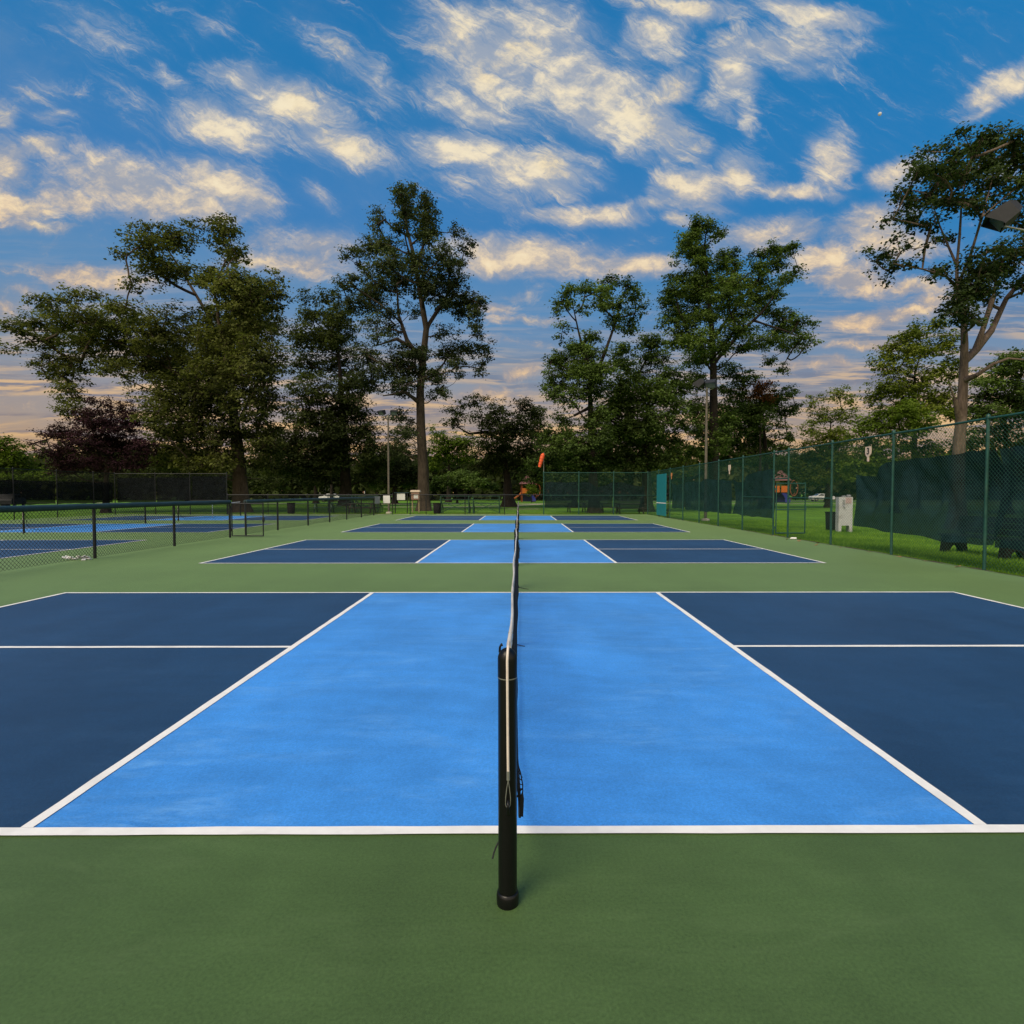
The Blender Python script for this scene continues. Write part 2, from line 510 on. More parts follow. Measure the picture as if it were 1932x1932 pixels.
def court(cx, y0):
    w = .058
    x0, x1 = cx - 6.84, cx + 6.72
    k0, k1 = cx - 2.134, cx + 2.134
    y1 = y0 + 6.10
    ym = (y0 + y1) / 2
    z = .004
    m = MB(); m.rect(x0 + .01, y0 + .01, k0 - .02, y1 - .01, z); m.rect(k1 + .02, y0 + .01, x1 - .01, y1 - .01, z)
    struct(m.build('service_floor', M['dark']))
    m = MB(); m.rect(k0 - .02, y0 + .01, k1 + .02, y1 - .01, z)
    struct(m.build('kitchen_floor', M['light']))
    z = .008
    m = MB()
    def line(a, b, c, d):
        # long painted lines with slightly uneven edges
        if c - a > d - b:
            nseg = max(2, int((c - a) / .22)); pts = [a + (c - a) * i / nseg for i in range(nseg + 1)]
            lo = [b + random.uniform(-.003, .003) for _ in pts]; hi = [d + random.uniform(-.003, .003) for _ in pts]
            v = [(x, l, z) for x, l in zip(pts, lo)] + [(x, h, z) for x, h in zip(pts, hi)]
        else:
            nseg = max(2, int((d - b) / .22)); pts = [b + (d - b) * i / nseg for i in range(nseg + 1)]
            v = [(c + random.uniform(-.003, .003), p, z) for p in pts] + [(a + random.uniform(-.003, .003), p, z) for p in pts]
        k = nseg + 1
        m.add(v, [(i, i + 1, i + 1 + k, i + k) for i in range(nseg)])
    line(x0, y0, x1, y0 + w); line(x0, y1 - w, x1, y1)
    line(x0, y0 + w, x0 + w, y1 - w); line(x1 - w, y0 + w, x1, y1 - w)
    line(k0 - w, y0 + w, k0, y1 - w); line(k1, y0 + w, k1 + w, y1 - w)
    line(x0 + w, ym - w / 2, k0 - w, ym + w / 2); line(k1 + w, ym - w / 2, x1 - w, ym + w / 2)
    struct(m.build('floor_marking', M['line']))
for y0 in YN: court(XC, y0)
for y0 in YN: court(LXC, y0)

# pale concrete edging along the back, path, road
mb = MB()
x = FLX
while x < 1.6:
    w_ = random.uniform(.8, 1.6)
    mb.box((x + w_ / 2, BY + .28 + random.uniform(-.02, .02), -.035), (w_ - .03, .3, .08), bev=.01)
    x += w_ + (random.uniform(.1, .5) if random.random() < .4 else 0)
struct(mb.build('concrete_kerb', M['concrete']))
def strip(name, pts, w, z, m):
    b = MB()
    L_, R_ = [], []
    for i, (x, y) in enumerate(pts):
        a = Vector(pts[max(i - 1, 0)]); c = Vector(pts[min(i + 1, len(pts) - 1)])
        t = (c - a).normalized(); nn = Vector((-t.y, t.x))
        L_.append((x + nn.x * w / 2, y + nn.y * w / 2, z)); R_.append((x - nn.x * w / 2, y - nn.y * w / 2, z))
    k = len(pts)
    b.add(R_ + L_, [(i, i + 1, i + 1 + k, i + k) for i in range(k - 1)])
    return struct(b.build(name, m))
strip('path', [(-90, 92), (-40, 86), (-15, 79), (0, 81), (20, 84), (45, 82), (90, 80)], 2.6, -.039, M['path'])
strip('path', [(-16, 62), (-6, 64), (-1, 70), (2, 76), (3, 80)], 1.6, -.035, M['path'])
strip('path', [(-1.2, 55), (.3, 54.6), (2, 55.2)], 1.3, -.032, M['path'])
strip('road', [(-200, 78), (-90, 70), (-52, 62), (-44, 30), (-42, -40)], 7, -.037, M['road'])
strip('road', [(20, 112), (60, 110), (140, 104), (300, 90)], 7, -.034, M['road'])
strip('pavement', [(20, 107), (60, 105), (140, 99), (300, 85)], 1.6, -.030, M['concrete'])
# scrappy dirt seam under the right fence
mb = MB()
yy = 3.0
while yy < BY:
    w_ = random.uniform(.04, .20)
    mb.add([(FX - .05 + random.uniform(-.03, .02), yy, .006), (FX + .02 + w_, yy, -.010), (FX + .02 + random.uniform(.03, .2), yy + .6, -.010),
            (FX - .04 + random.uniform(-.03, .02), yy + .6, .006)], [(0, 1, 2, 3)])
    yy += .6
struct(mb.build('dirt_path', M['dirt']))

# ------------------------------------------------------------------ nets
def post_parts(parent, y, cableside):
    m = MB()
    r = .0345
    m.lathe([(r, .0), (r, .845)], (0, y, 0), 28)
    p = m.build('net_post', M['black'], parent)
    c = MB()
    prof = [(r + .0012, .848), (r + .0012, .913)]
    for k in range(1, 8):
        a = k / 8 * math.pi / 2
        prof.append(((r + .0012) * math.cos(a), .913 + .040 * math.sin(a)))
    prof.append((.001, .953))
    c.lathe(prof, (0, y, 0), 28)
    c.build('post_cap', M['black'], p)
    s = MB(); s.lathe([(r + .0016, .844), (r + .0016, .8475)], (0, y, 0), 28)
    s.build('seam_ring', M['steel'], p)
    b = MB()
    b.lathe([(.040, 0), (.0412, .01), (.0412, .036), (.038, .046), (r + .0005, .048)], (0, y, 0), 28)
    b.build('base_collar', M['black'], p)
    return p

NETL = 6.92
def make_net():
    root = thing('pickleball_net', 'x', 'net', (-.042, 0, 0))
    y0, y1 = 0.0, NETL          # post centres, local
    post_parts(root, y0, -1); post_parts(root, y1, 1)
    a, b = .075, NETL - .075
    def top(t): return .945 - .075 * (1 - abs(2 * t - 1) ** 1.3)
    def wob(t): return .006 * math.sin(9 * t + .5) + .004 * math.sin(23 * t)
    def off(t, s):  # s: 0 top .. 1 bottom; cord net bellies to the right
        e = math.exp(-t * 14)
        return wob(t) + .018 * math.sin(min(1, s * 1.25) * math.pi * .62) * (1 - e) + .046 * e * max(0, s - .42) / .58 + .004 * math.sin(31 * t + 5 * s)
    def bot(t): return .06 + .26 * math.exp(-t * 30) + .05 * math.exp(-(1 - t) * 22)
    def pt(t, s):
        zt = top(t) - .045
        return Vector((off(t, s) + .004, a + (b - a) * t, zt + (bot(t) - zt) * s))
    m = MB()
    nv, nh = 156, 20
    rad = .0017
    for i in range(nv + 1):
        t = i / nv
        m.tube([pt(t, s / 10) for s in range(11)], rad, 3, cap=False)
    for j in range(1, nh + 1):
        s = j / nh
        m.tube([pt(i / 52, s) for i in range(53)], rad, 3, cap=False)
    m.build('net_mesh', M['cord'], root)
    # white headband folded over the cable
    m = MB()
    prof = [(-.006, -.050), (-.007, -.02), (-.006, -.004), (-.003, .001), (.003, .001), (.006, -.004), (.007, -.02), (.006, -.050)]
    k = len(prof); rows = []
    nseg = 60
    for i in range(nseg + 1):
        t = i / nseg
        f = 1.25 if t < .035 else 1.0
        for (px_, pz_) in prof:
            rows.append((wob(t) + px_ * f, a + .01 + (b - a - .02) * t, top(t) + pz_ + .004))
    m.add(rows, [(i * k + j, (i + 1) * k + j, (i + 1) * k + j + 1, i * k + j + 1) for i in range(nseg) for j in range(k - 1)], 0, True)
    m.add(rows[:k], [tuple(range(k))]); m.add(rows[-k:], [tuple(range(k))[::-1]])
    hb = m.build('headband', M['band'], root)
    m = MB()
    t = .028
    m.box((wob(t), a + (b - a) * t, top(t) - .021), (.0175, .012, .052), bev=.002)
    m.build('band_clip', M['steel'], hb)
    # bottom and side tapes
    m = MB()
    m.tube([pt(i / 40, 1) for i in range(41)], .007, 6)
    m.build('bottom_tape', M['cord'], root)
    for tt in (0, 1):
        m = MB()
        m.tube([pt(tt, s / 12) for s in range(13)], .007, 6)
        m.build('side_tape', M['cord'], root)
    # centre strap
    m = MB()
    m.box((wob(.5) + .006, (a + b) / 2, .43), (.012, .05, .84), bev=.002)
    m.build('centre_strap', M['band'], root)
    # cable over the post top and down its outside face with ferrule and loop
    for (yy, sgn, tt) in ((y0, -1, 0.0), (y1, 1, 1.0)):
        m = MB()
        path = [(wob(tt), yy - sgn * .10, top(tt) + .003)]
        for kk in range(0, 7):
            aa = math.pi / 2 * kk / 6
            path.append((wob(tt) * (1 - kk / 6) + .0, yy + sgn * (.0425 * math.sin(aa)), .917 + .041 * math.cos(aa)))
        path += [(.001, yy + sgn * .0425, .75), (.002, yy + sgn * .0425, .60), (.003, yy + sgn * .0425, .515)]
        m.tube(path, .0048, 8)
        cb = m.build('tension_cable', M['cable'], root)
        f = MB(); f.tube([(.003, yy + sgn * .0425, .517), (.003, yy + sgn * .0425, .484)], .0062, 10)
        f.build('ferrule', M['steel'], cb)
        l = MB()
        loop = [(.003, .485), (-.002, .455), (-.006, .42), (-.0065, .395), (-.003, .385), (.006, .384), (.011, .393), (.0115, .42), (.0075, .455), (.003, .485)]
        l.tube([(x_, yy + sgn * .0435, z_) for x_, z_ in loop], .0017, 6)
        l.build('cable_loop', M['steel'], cb)
        h = MB()
        h.tube([(.0025, yy + sgn * .036, .405), (.0025, yy + sgn * .052, .402), (.0025, yy + sgn * .055, .39), (.0025, yy + sgn * .046, .365), (.0025, yy + sgn * .038, .355)], .005, 8)
        h.build('cable_hook', M['black'], cb)
    # slack corner webbing and tie cords at the near end
    m = MB()
    c0 = pt(0, 1)
    base = [(.043, a - .01, .29), (.058, a - .01, .285), (.061, a - .01, .355), (.056, a - .01, .385), (.045, a - .01, .36)]
    m.add(base + [(x, y + .006, z) for x, y, z in base], [(4, 3, 2, 1, 0), (5, 6, 7, 8, 9)] + [(i, (i + 1) % 5, (i + 1) % 5 + 5, i + 5) for i in range(5)])
    m.tube([(.034, a - .005, .50), (.048, a - .01, .455), (.056, a - .01, .41), (.056, a - .01, .38)], .0026, 6)
    m.tube([(.034, a - .005, .36), (.045, a - .01, .385), (.054, a - .01, .395)], .0026, 6)
    for q in range(4):
        m.tube([(.034, a, .465 - q * .026), (.055, a - .005, .435 - q * .014)], .0018, 5)
    m.build('corner_webbing', M['cord'], root)
    m = MB()
    m.tube([(-.030, .03, .22), (-.045, .02, .195), (-.052, .01, .180), (-.056, 0, .166)], .0032, 6)
    m.build('tie_cord', M['cord'], root)
    m = MB()
    m.tube([(-.030, .04, .925), (-.028, .02, .950), (-.022, .01, .963), (-.020, .0, .961)], .0042, 6)
    m.build('tie_cord', M['cord'], root)
    m = MB()
    m.tube([(.02, 3.45, .03), (.06, 3.47, .012), (.10, 3.45, .012)], .004, 6)
    m.build('tie_cord', M['cord'], root)
    m = MB()
    m.tube([(.01, b + .02, .05), (.05, b + .01, .02), (.12, b - .06, .012), (.19, b - .10, .012)], .004, 6)
    m.build('tie_cord', M['cord'], root)
    return root

net = make_net()
nets = [net]
net.location.y = YN[0] - .41
tag(net, 'nearest pickleball net, black post with white cable down its face, running away from the camera', 'net', 'nets of the four courts in front')
for i, lab in ((1, 'pickleball net on the second nearest court, right behind the nearest net'),
               (2, 'pickleball net on the third court, between the second net and the farthest net'),
               (3, 'farthest pickleball net in the middle row, in front of the back fence')):
    c = dup(net); c.location.y = YN[i] - .41; c['label'] = lab; nets.append(c)
for i, lab in ((1, 'black net with white top band on the nearest court seen behind the low left fence'),
               (2, 'net with white centre strap behind the low fence, left of the open black gate'),
               (3, 'farthest net on the courts behind the low fence, partly behind the open black gate')):
    c = dup(net); c.location = (LXC, YN[i] - .41, 0); c['label'] = lab; c['group'] = 'nets on the courts beyond the low fence'

# ------------------------------------------------------------------ chain link helpers
def chain_link(A, B, z0, z1, pitch=.057, w=.0042, seg=.4):
    """diagonal wires woven both ways, in the vertical plane from A to B (xy); returns V,Q"""
    A = np.array(A, float); B = np.array(B, float)
    Lh = np.linalg.norm(B - A); d = (B - A) / Lh
    nrm = np.array([-d[1], d[0]])
    H = z1 - z0
    step = pitch * math.sqrt(2)
    segs = []
    for sgn in (1, -1):
        u0 = -H if sgn > 0 else 0
        u1 = Lh if sgn > 0 else Lh + H
        us = np.arange(u0 + .01, u1, step)
        for u in us:
            # line: (u + sgn*t, t), t in 0..H, clip to 0..Lh
            t0, t1 = 0.0, H
            if sgn > 0:
                t0 = max(t0, -u); t1 = min(t1, Lh - u)
            else:
                t0 = max(t0, u - Lh); t1 = min(t1, u)
            if t1 - t0 < .03: continue
            k = max(1, int(math.ceil((t1 - t0) / seg)))
            ts = np.linspace(t0, t1, k + 1)
            for i in range(k):
                segs.append((u + sgn * ts[i], ts[i], u + sgn * ts[i + 1], ts[i + 1], sgn))
    S = np.array(segs)
    a = np.stack([A[0] + d[0] * S[:, 0], A[1] + d[1] * S[:, 0], z0 + S[:, 1]], 1)
    b = np.stack([A[0] + d[0] * S[:, 2], A[1] + d[1] * S[:, 2], z0 + S[:, 3]], 1)
    n3 = np.array([nrm[0], nrm[1], 0])
    o = S[:, 4:5] * n3 * w * .5
    a = a + o; b = b + o
    t = b - a; t /= np.linalg.norm(t, axis=1, keepdims=True)
    s = np.cross(t, n3)
    V = []
    for k in range(3):
        an = 2 * math.pi * k / 3
        offv = (s * math.cos(an) + n3 * math.sin(an)) * w / 2
        V += [a + offv, b + offv]
    n = len(a)
    V = np.concatenate(V)
    i = np.arange(n)
    Q = np.concatenate([np.stack([i + (2 * k) * n, i + (2 * k + 1) * n, i + (2 * ((k + 1) % 3) + 1) * n, i + (2 * ((k + 1) % 3)) * n], 1) for k in range(3)])
    return V, Q

def fence(name, label, A, B, posts, h, post_r, pm, wm, rail_r=.024, rail_m=None, z0=.03, mid=None, cap=True, pitch=.057, w=.0056, group=None, gaps=(), header=None):
    """posts: distances along A->B; gaps: (d0,d1) openings"""
    A = Vector((A[0], A[1], 0)); B = Vector((B[0], B[1], 0))
    d = (B - A).normalized(); Lh = (B - A).length
    root = thing(name, label, 'fence', A, 0, group)
    L0 = lambda t, z=0: d * t + Vector((0, 0, z))
    first = None
    for t in posts:
        m = MB()
        m.lathe([(post_r, -.05), (post_r, h + .0)], L0(t), 12)
        if cap:
            m.lathe([(post_r * 1.25, h), (post_r * 1.25, h + .035), (post_r * .9, h + .065), (.004, h + .085)], L0(t), 12)
        m.build('post', pm, root)
    edges = [0.0]
    for g in gaps: edges += [g[0], g[1]]
    edges.append(Lh)
    V_, Q_ = [], []; nn = 0
    for k in range(0, len(edges), 2):
        a, b = edges[k], edges[k + 1]
        if b - a < .2: continue
        m = MB()
        npts = max(2, int((b - a) / .5))
        zz = h - .01
        m.tube([L0(a + (b - a) * i / npts, zz + (random.uniform(-.004, .004))) for i in range(npts + 1)], rail_r, 10)
        m.build('top_rail', rail_m or pm, root)
        v, q = chain_link((d * a).xy, (d * b).xy, z0, h - .02, pitch, w)
        V_.append(v); Q_.append(q + nn); nn += len(v)
    if header:
        (a, b), hz = header
        m = MB(); m.tube([L0(a, h - .01), L0(b, h - .01)], rail_r, 10); m.build('top_rail', rail_m or pm, root)
        m = MB(); m.tube([L0(a, hz), L0(b, hz)], rail_r, 10); m.build('header_rail', pm, root)
        v, q = chain_link((d * a).xy, (d * b).xy, hz, h - .02, pitch, w)
        V_.append(v); Q_.append(q + nn); nn += len(v)
    np_mesh('chain_link_mesh', np.concatenate(V_), np.concatenate(Q_), wm, root)
    for (a, b, z) in (mid or []):
        m = MB(); m.tube([L0(a, z), L0(b, z)], .020, 8); m.build('mid_rail', pm, root)
    return root

def gate_leaf(root, wdt, z0, z1, pm, wm, midz=None, r=.02, pitch=.057):
    m = MB()
    m.tube([(0, 0, z0), (0, 0, z1), ], r, 8); m.tube([(wdt, 0, z0), (wdt, 0, z1 + .04)], r, 8)
    m.tube([(0, 0, z0), (wdt, 0, z0)], r, 8); m.tube([(0, 0, z1), (wdt, 0, z1)], r, 8)
    if midz: m.tube([(0, 0, midz), (wdt, 0, midz)], r * .9, 8)
    m.build('gate_frame', pm, root)
    v, q = chain_link((0.02, 0), (wdt - .02, 0), z0, z1, pitch, .004)
    np_mesh('chain_link_mesh', v, q, wm, root)
    m = MB()
    m.box((wdt + .01, .0, (z0 + z1) * .5), (.07, .05, .16), bev=.01)
    m.build('latch', pm, root)
    for z in (z0 + .2, z1 - .2):
        m = MB(); m.tube([(-.03, 0, z - .04), (-.03, 0, z + .04)], .03, 8); m.build('hinge', pm, root)

# right tall green fence: from (FX, 5) to (FX, BY)
RA = 5.0
rp = [5.4, 8.2, 10.99, 13.76, 16.45, 19.1, 20.2, 23.0, 25.8, 28.55, 31.4, 34.1, 36.9, 40.0]
fence('chain_link_fence', 'tall green chain link fence running along the right side of the courts', (FX, RA), (FX, BY),
      [p - RA for p in rp], 2.98, .031, M['gpost'], M['gmesh'], gaps=[(19.1 - RA, 20.2 - RA)], header=((19.1 - RA, 20.2 - RA), 2.02),
      mid=[(16.45 - RA, 19.1 - RA, 1.36), (20.2 - RA, 23.0 - RA, 1.36), (36.9 - RA, 40.0 - RA, 1.36)])
g = thing('gate', 'green chain link gate swung open onto the grass beside the tall right fence', 'gate', (FX + .06, 20.12, 0), R(2))
gate_leaf(g, 1.06, .08, 1.86, M['gpost'], M['gmesh'], .92, .022)
# back tall fence
fence('chain_link_fence', 'tall green chain link fence across the back, right of the windsock', (1.76, BY), (FX, BY),
      [0, 2.5, 4.97], 2.98, .036, M['gpost'], M['gmesh'], mid=[(0, 7.3, 1.36)])
# back low fence in the middle and further left
fence('chain_link_fence', 'low chain link fence in front of the bleachers, middle of the back side', (-7.73, BY), (1.76, BY),
      [0, 1.13, 3.9, 6.7], 1.40, .028, M['bpost'], M['bmesh'], .035, M['bpost'])
fence('chain_link_fence', 'low black chain link fence behind the left courts, in front of the green picnic table', (-20.7, BY + .0), (-8.97, BY),
      [.05, 2.9, 5.7, 8.6, 11.73], 1.40, .028, M['bpost'], M['bmesh'], .035, M['bpost'])
# low fence between the two blocks
lp = [7.0, 10.0, 13.08, 16.1, 19.2, 20.3, 23.0, 26.3, 29.3, 32.2, 35.2, 38.2]
fence('chain_link_fence', 'low black chain link fence with thick teal rail cover, left of the near courts', (LFX, 5.0), (LFX, BY - .05),
      [p - 5 for p in lp], 1.22, .034, M['bpost'], M['bmesh'], .068, M['pad'], cap=False, gaps=[(19.2 - 5, 20.3 - 5)], pitch=.06, w=.0075)
g = thing('gate', 'small black chain link gate swung open in the low left fence', 'gate', (LFX + .07, 19.2, 0), R(-2))
gate_leaf(g, 1.08, .06, 1.16, M['bpost'], M['bmesh'], None, .02)
# far left tall fences
fence('chain_link_fence', 'tall dark chain link fence on the far left edge of the left courts', (FLX, 16.0), (FLX, BY),
      [0, 3, 6, 9, 12.5, 16, 19, 22, 24], 2.9, .03, M['bpost'], M['bmesh'], pitch=.08)
fence('chain_link_fence', 'tall dark chain link fence with black screens, in front of the purple tree', (FLX, BY), (-20.7, BY),
      [2.85, 5.3, 7.9], 2.9, .03, M['bpost'], M['bmesh'], mid=[(5.3, 7.9, 1.0)], pitch=.08)

# ------------------------------------------------------------------ windscreens
def windscreen(label, A, B, zt, zb, m, out=(1, 0), folds=3, amp=.07, seed=0, group=None, sag=()):
    """zt/zb: lists of (t, z); sag: (t, width, depth, foldover)"""
    r_ = random.Random(seed)
    A = Vector(A); B = Vector(B); Lh = (B - A).length
    nx, nz = max(24, int(Lh / .06)), 26
    out = Vector((out[0], out[1], 0))
    ph = [r_.uniform(0, 6.28) for _ in range(12)]
    sl = [r_.uniform(-1.0, 1.0) for _ in range(12)]
    def interp(tab, t):
        for (t0, z0), (t1, z1) in zip(tab, tab[1:]):
            if t0 <= t <= t1:
                return z0 + (z1 - z0) * (t - t0) / max(t1 - t0, 1e-6)
        return tab[-1][1]
    vs = []
    for i in range(nx + 1):
        t = i / nx
        u = t * Lh
        a, b = interp(zt, t), interp(zb, t)
        a += .010 * math.sin(u * 3.1 + ph[0]) + .008 * math.sin(u * 7.7 + ph[1])
        b += .016 * math.sin(u * 2.3 + ph[2]) + .012 * math.sin(u * 6.1 + ph[3])
        for k in range(nz + 1):
            s = k / nz
            # slanting tension folds plus soft billow
            y = .5 * amp * (1 + math.sin(u * .9 + ph[4])) * math.sin(s * math.pi)
            for q in range(folds):
                cx = Lh * (q + .5) / folds + (r_.uniform(0, 0))
                dd = (u - cx - sl[q] * (s - .2) * 1.3 - .2 * math.sin(ph[5 + q % 5])) / .16
                y += amp * .8 * math.exp(-dd * dd) * math.sin(min(1, s * 1.2 + .1) * math.pi)
            y += .012 * math.sin(u * 9 + s * 5 + ph[6]) + .010 * math.sin(u * 4.2 - s * 7 + ph[7])
            p = A + (B - A) * t
            p = Vector((p.x, p.y, b + (a - b) * (1 - s))) + out * (y + .05)
            vs.append(p)
    mb = MB()
    k = nz + 1
    mb.add(vs, [(i * k + j, (i + 1) * k + j, (i + 1) * k + j + 1, i * k + j + 1) for i in range(nx) for j in range(nz)], 0, True)
    o = mb.build('windscreen', m)
    tag(o, label, 'windscreen', group)
    return o
GS = 'dark windscreens tied to the fences'
windscreen('large sagging navy windscreen on the tall right fence, below the number 3 paddle sign', (FX + .03, 15.45), (FX + .03, 10.9),
           [(0, 2.02), (.06, 1.98), (.16, 1.95), (.24, 2.22), (.3, 2.28), (.37, 2.30), (.6, 2.33), (1, 2.37)], [(0, .62), (.2, .60), (.37, .52), (.5, .53), (.7, .47), (1, .50)],
           M['screenR'], (1, 0), 11, .24, 3, GS)
windscreen('navy windscreen at the right edge of the picture on the tall right fence', (FX + .03, 10.85), (FX + .03, 7.6),
           [(0, 2.38), (.5, 2.40), (1, 2.40)], [(0, .48), (.5, .42), (1, .44)], M['screenR'], (1, 0), 8, .24, 5, GS)
windscreen('navy windscreen with a drooping top corner, left of the open green gate', (FX + .03, 24.3), (FX + .03, 20.3),
           [(0, 2.10), (.1, 1.98), (.3, 2.0), (.36, 2.25), (.7, 2.36), (1, 2.42)], [(0, .62), (.4, .60), (1, .58)], M['screenR'], (1, 0), 7, .16, 8, GS)
windscreen('dark windscreen on the tall right fence in front of the lamp pole base', (FX + .03, 31.3), (FX + .03, 24.4),
           [(0, 2.15), (.4, 2.1), (.5, 2.22), (1, 2.05)], [(0, .62), (.5, .6), (1, .62)], M['screenR'], (1, 0), 6, .08, 10, GS)
windscreen('dark windscreen on the tall right fence beside the teal practice board', (FX + .03, 33.95), (FX + .03, 31.5),
           [(0, 2.1), (.5, 1.95), (1, 2.1)], [(0, .62), (1, .62)], M['screenR'], (1, 0), 3, .08, 12, GS)
windscreen('black windscreen on the tall back fence, just right of the windsock pole', (1.84, BY + .04), (4.2, BY + .04),
           [(0, 2.3), (.5, 2.28), (1, 2.3)], [(0, .5), (1, .5)], M['screenB'], (0, 1), 2, .05, 14, GS)
windscreen('wrinkled black windscreen with a sagging top on the middle bay of the tall back fence', (4.3, BY + .04), (6.68, BY + .04),
           [(0, 2.28), (.3, 2.3), (.55, 1.9), (.8, 2.1), (1, 2.3)], [(0, .5), (1, .48)], M['screenB'], (0, 1), 4, .12, 16, GS)
windscreen('crumpled black windscreen on the right bay of the tall back fence', (6.78, BY + .04), (8.95, BY + .04),
           [(0, 2.25), (.25, 2.3), (.6, 2.1), (1, 1.95)], [(0, .52), (.5, .45), (1, .5)], M['screenB'], (0, 1), 5, .16, 18, GS)
for k, (a, b, lab) in enumerate(((16.2, 22, 'black windscreen nearest the picture edge on the far left fence'), (22.2, 28, 'black windscreen second from the near end of the far left fence'),
                                 (28.2, 35, 'black windscreen on the far left fence with a parked car behind it'), (35.1, 39.9, 'black windscreen on the far left fence next to its back corner'))):
    windscreen(lab, (FLX - .03, b), (FLX - .03, a), [(0, 2.25), (1, 2.25)], [(0, .85), (1, .85)], M['screenL'], (-1, 0), 3, .04, 20 + k, GS)
for k, (a, b, lab, zt) in enumerate(((-28.5, -25.8, 'black windscreen below the purple tree trunk, left bay of the dark back fence', 2.6),
                                 (-25.7, -23.4, 'black windscreen on the middle bay of the dark back fence', 2.62), (-23.2, -20.8, 'black windscreen on the right bay of the dark back fence, left of the sycamore trunk', 2.7))):
    windscreen(lab, (a, BY + .04), (b, BY + .04), [(0, zt), (1, zt)], [(0, .85), (1, .85)], M['screenL'], (0, 1), 2, .05, 30 + k, GS)

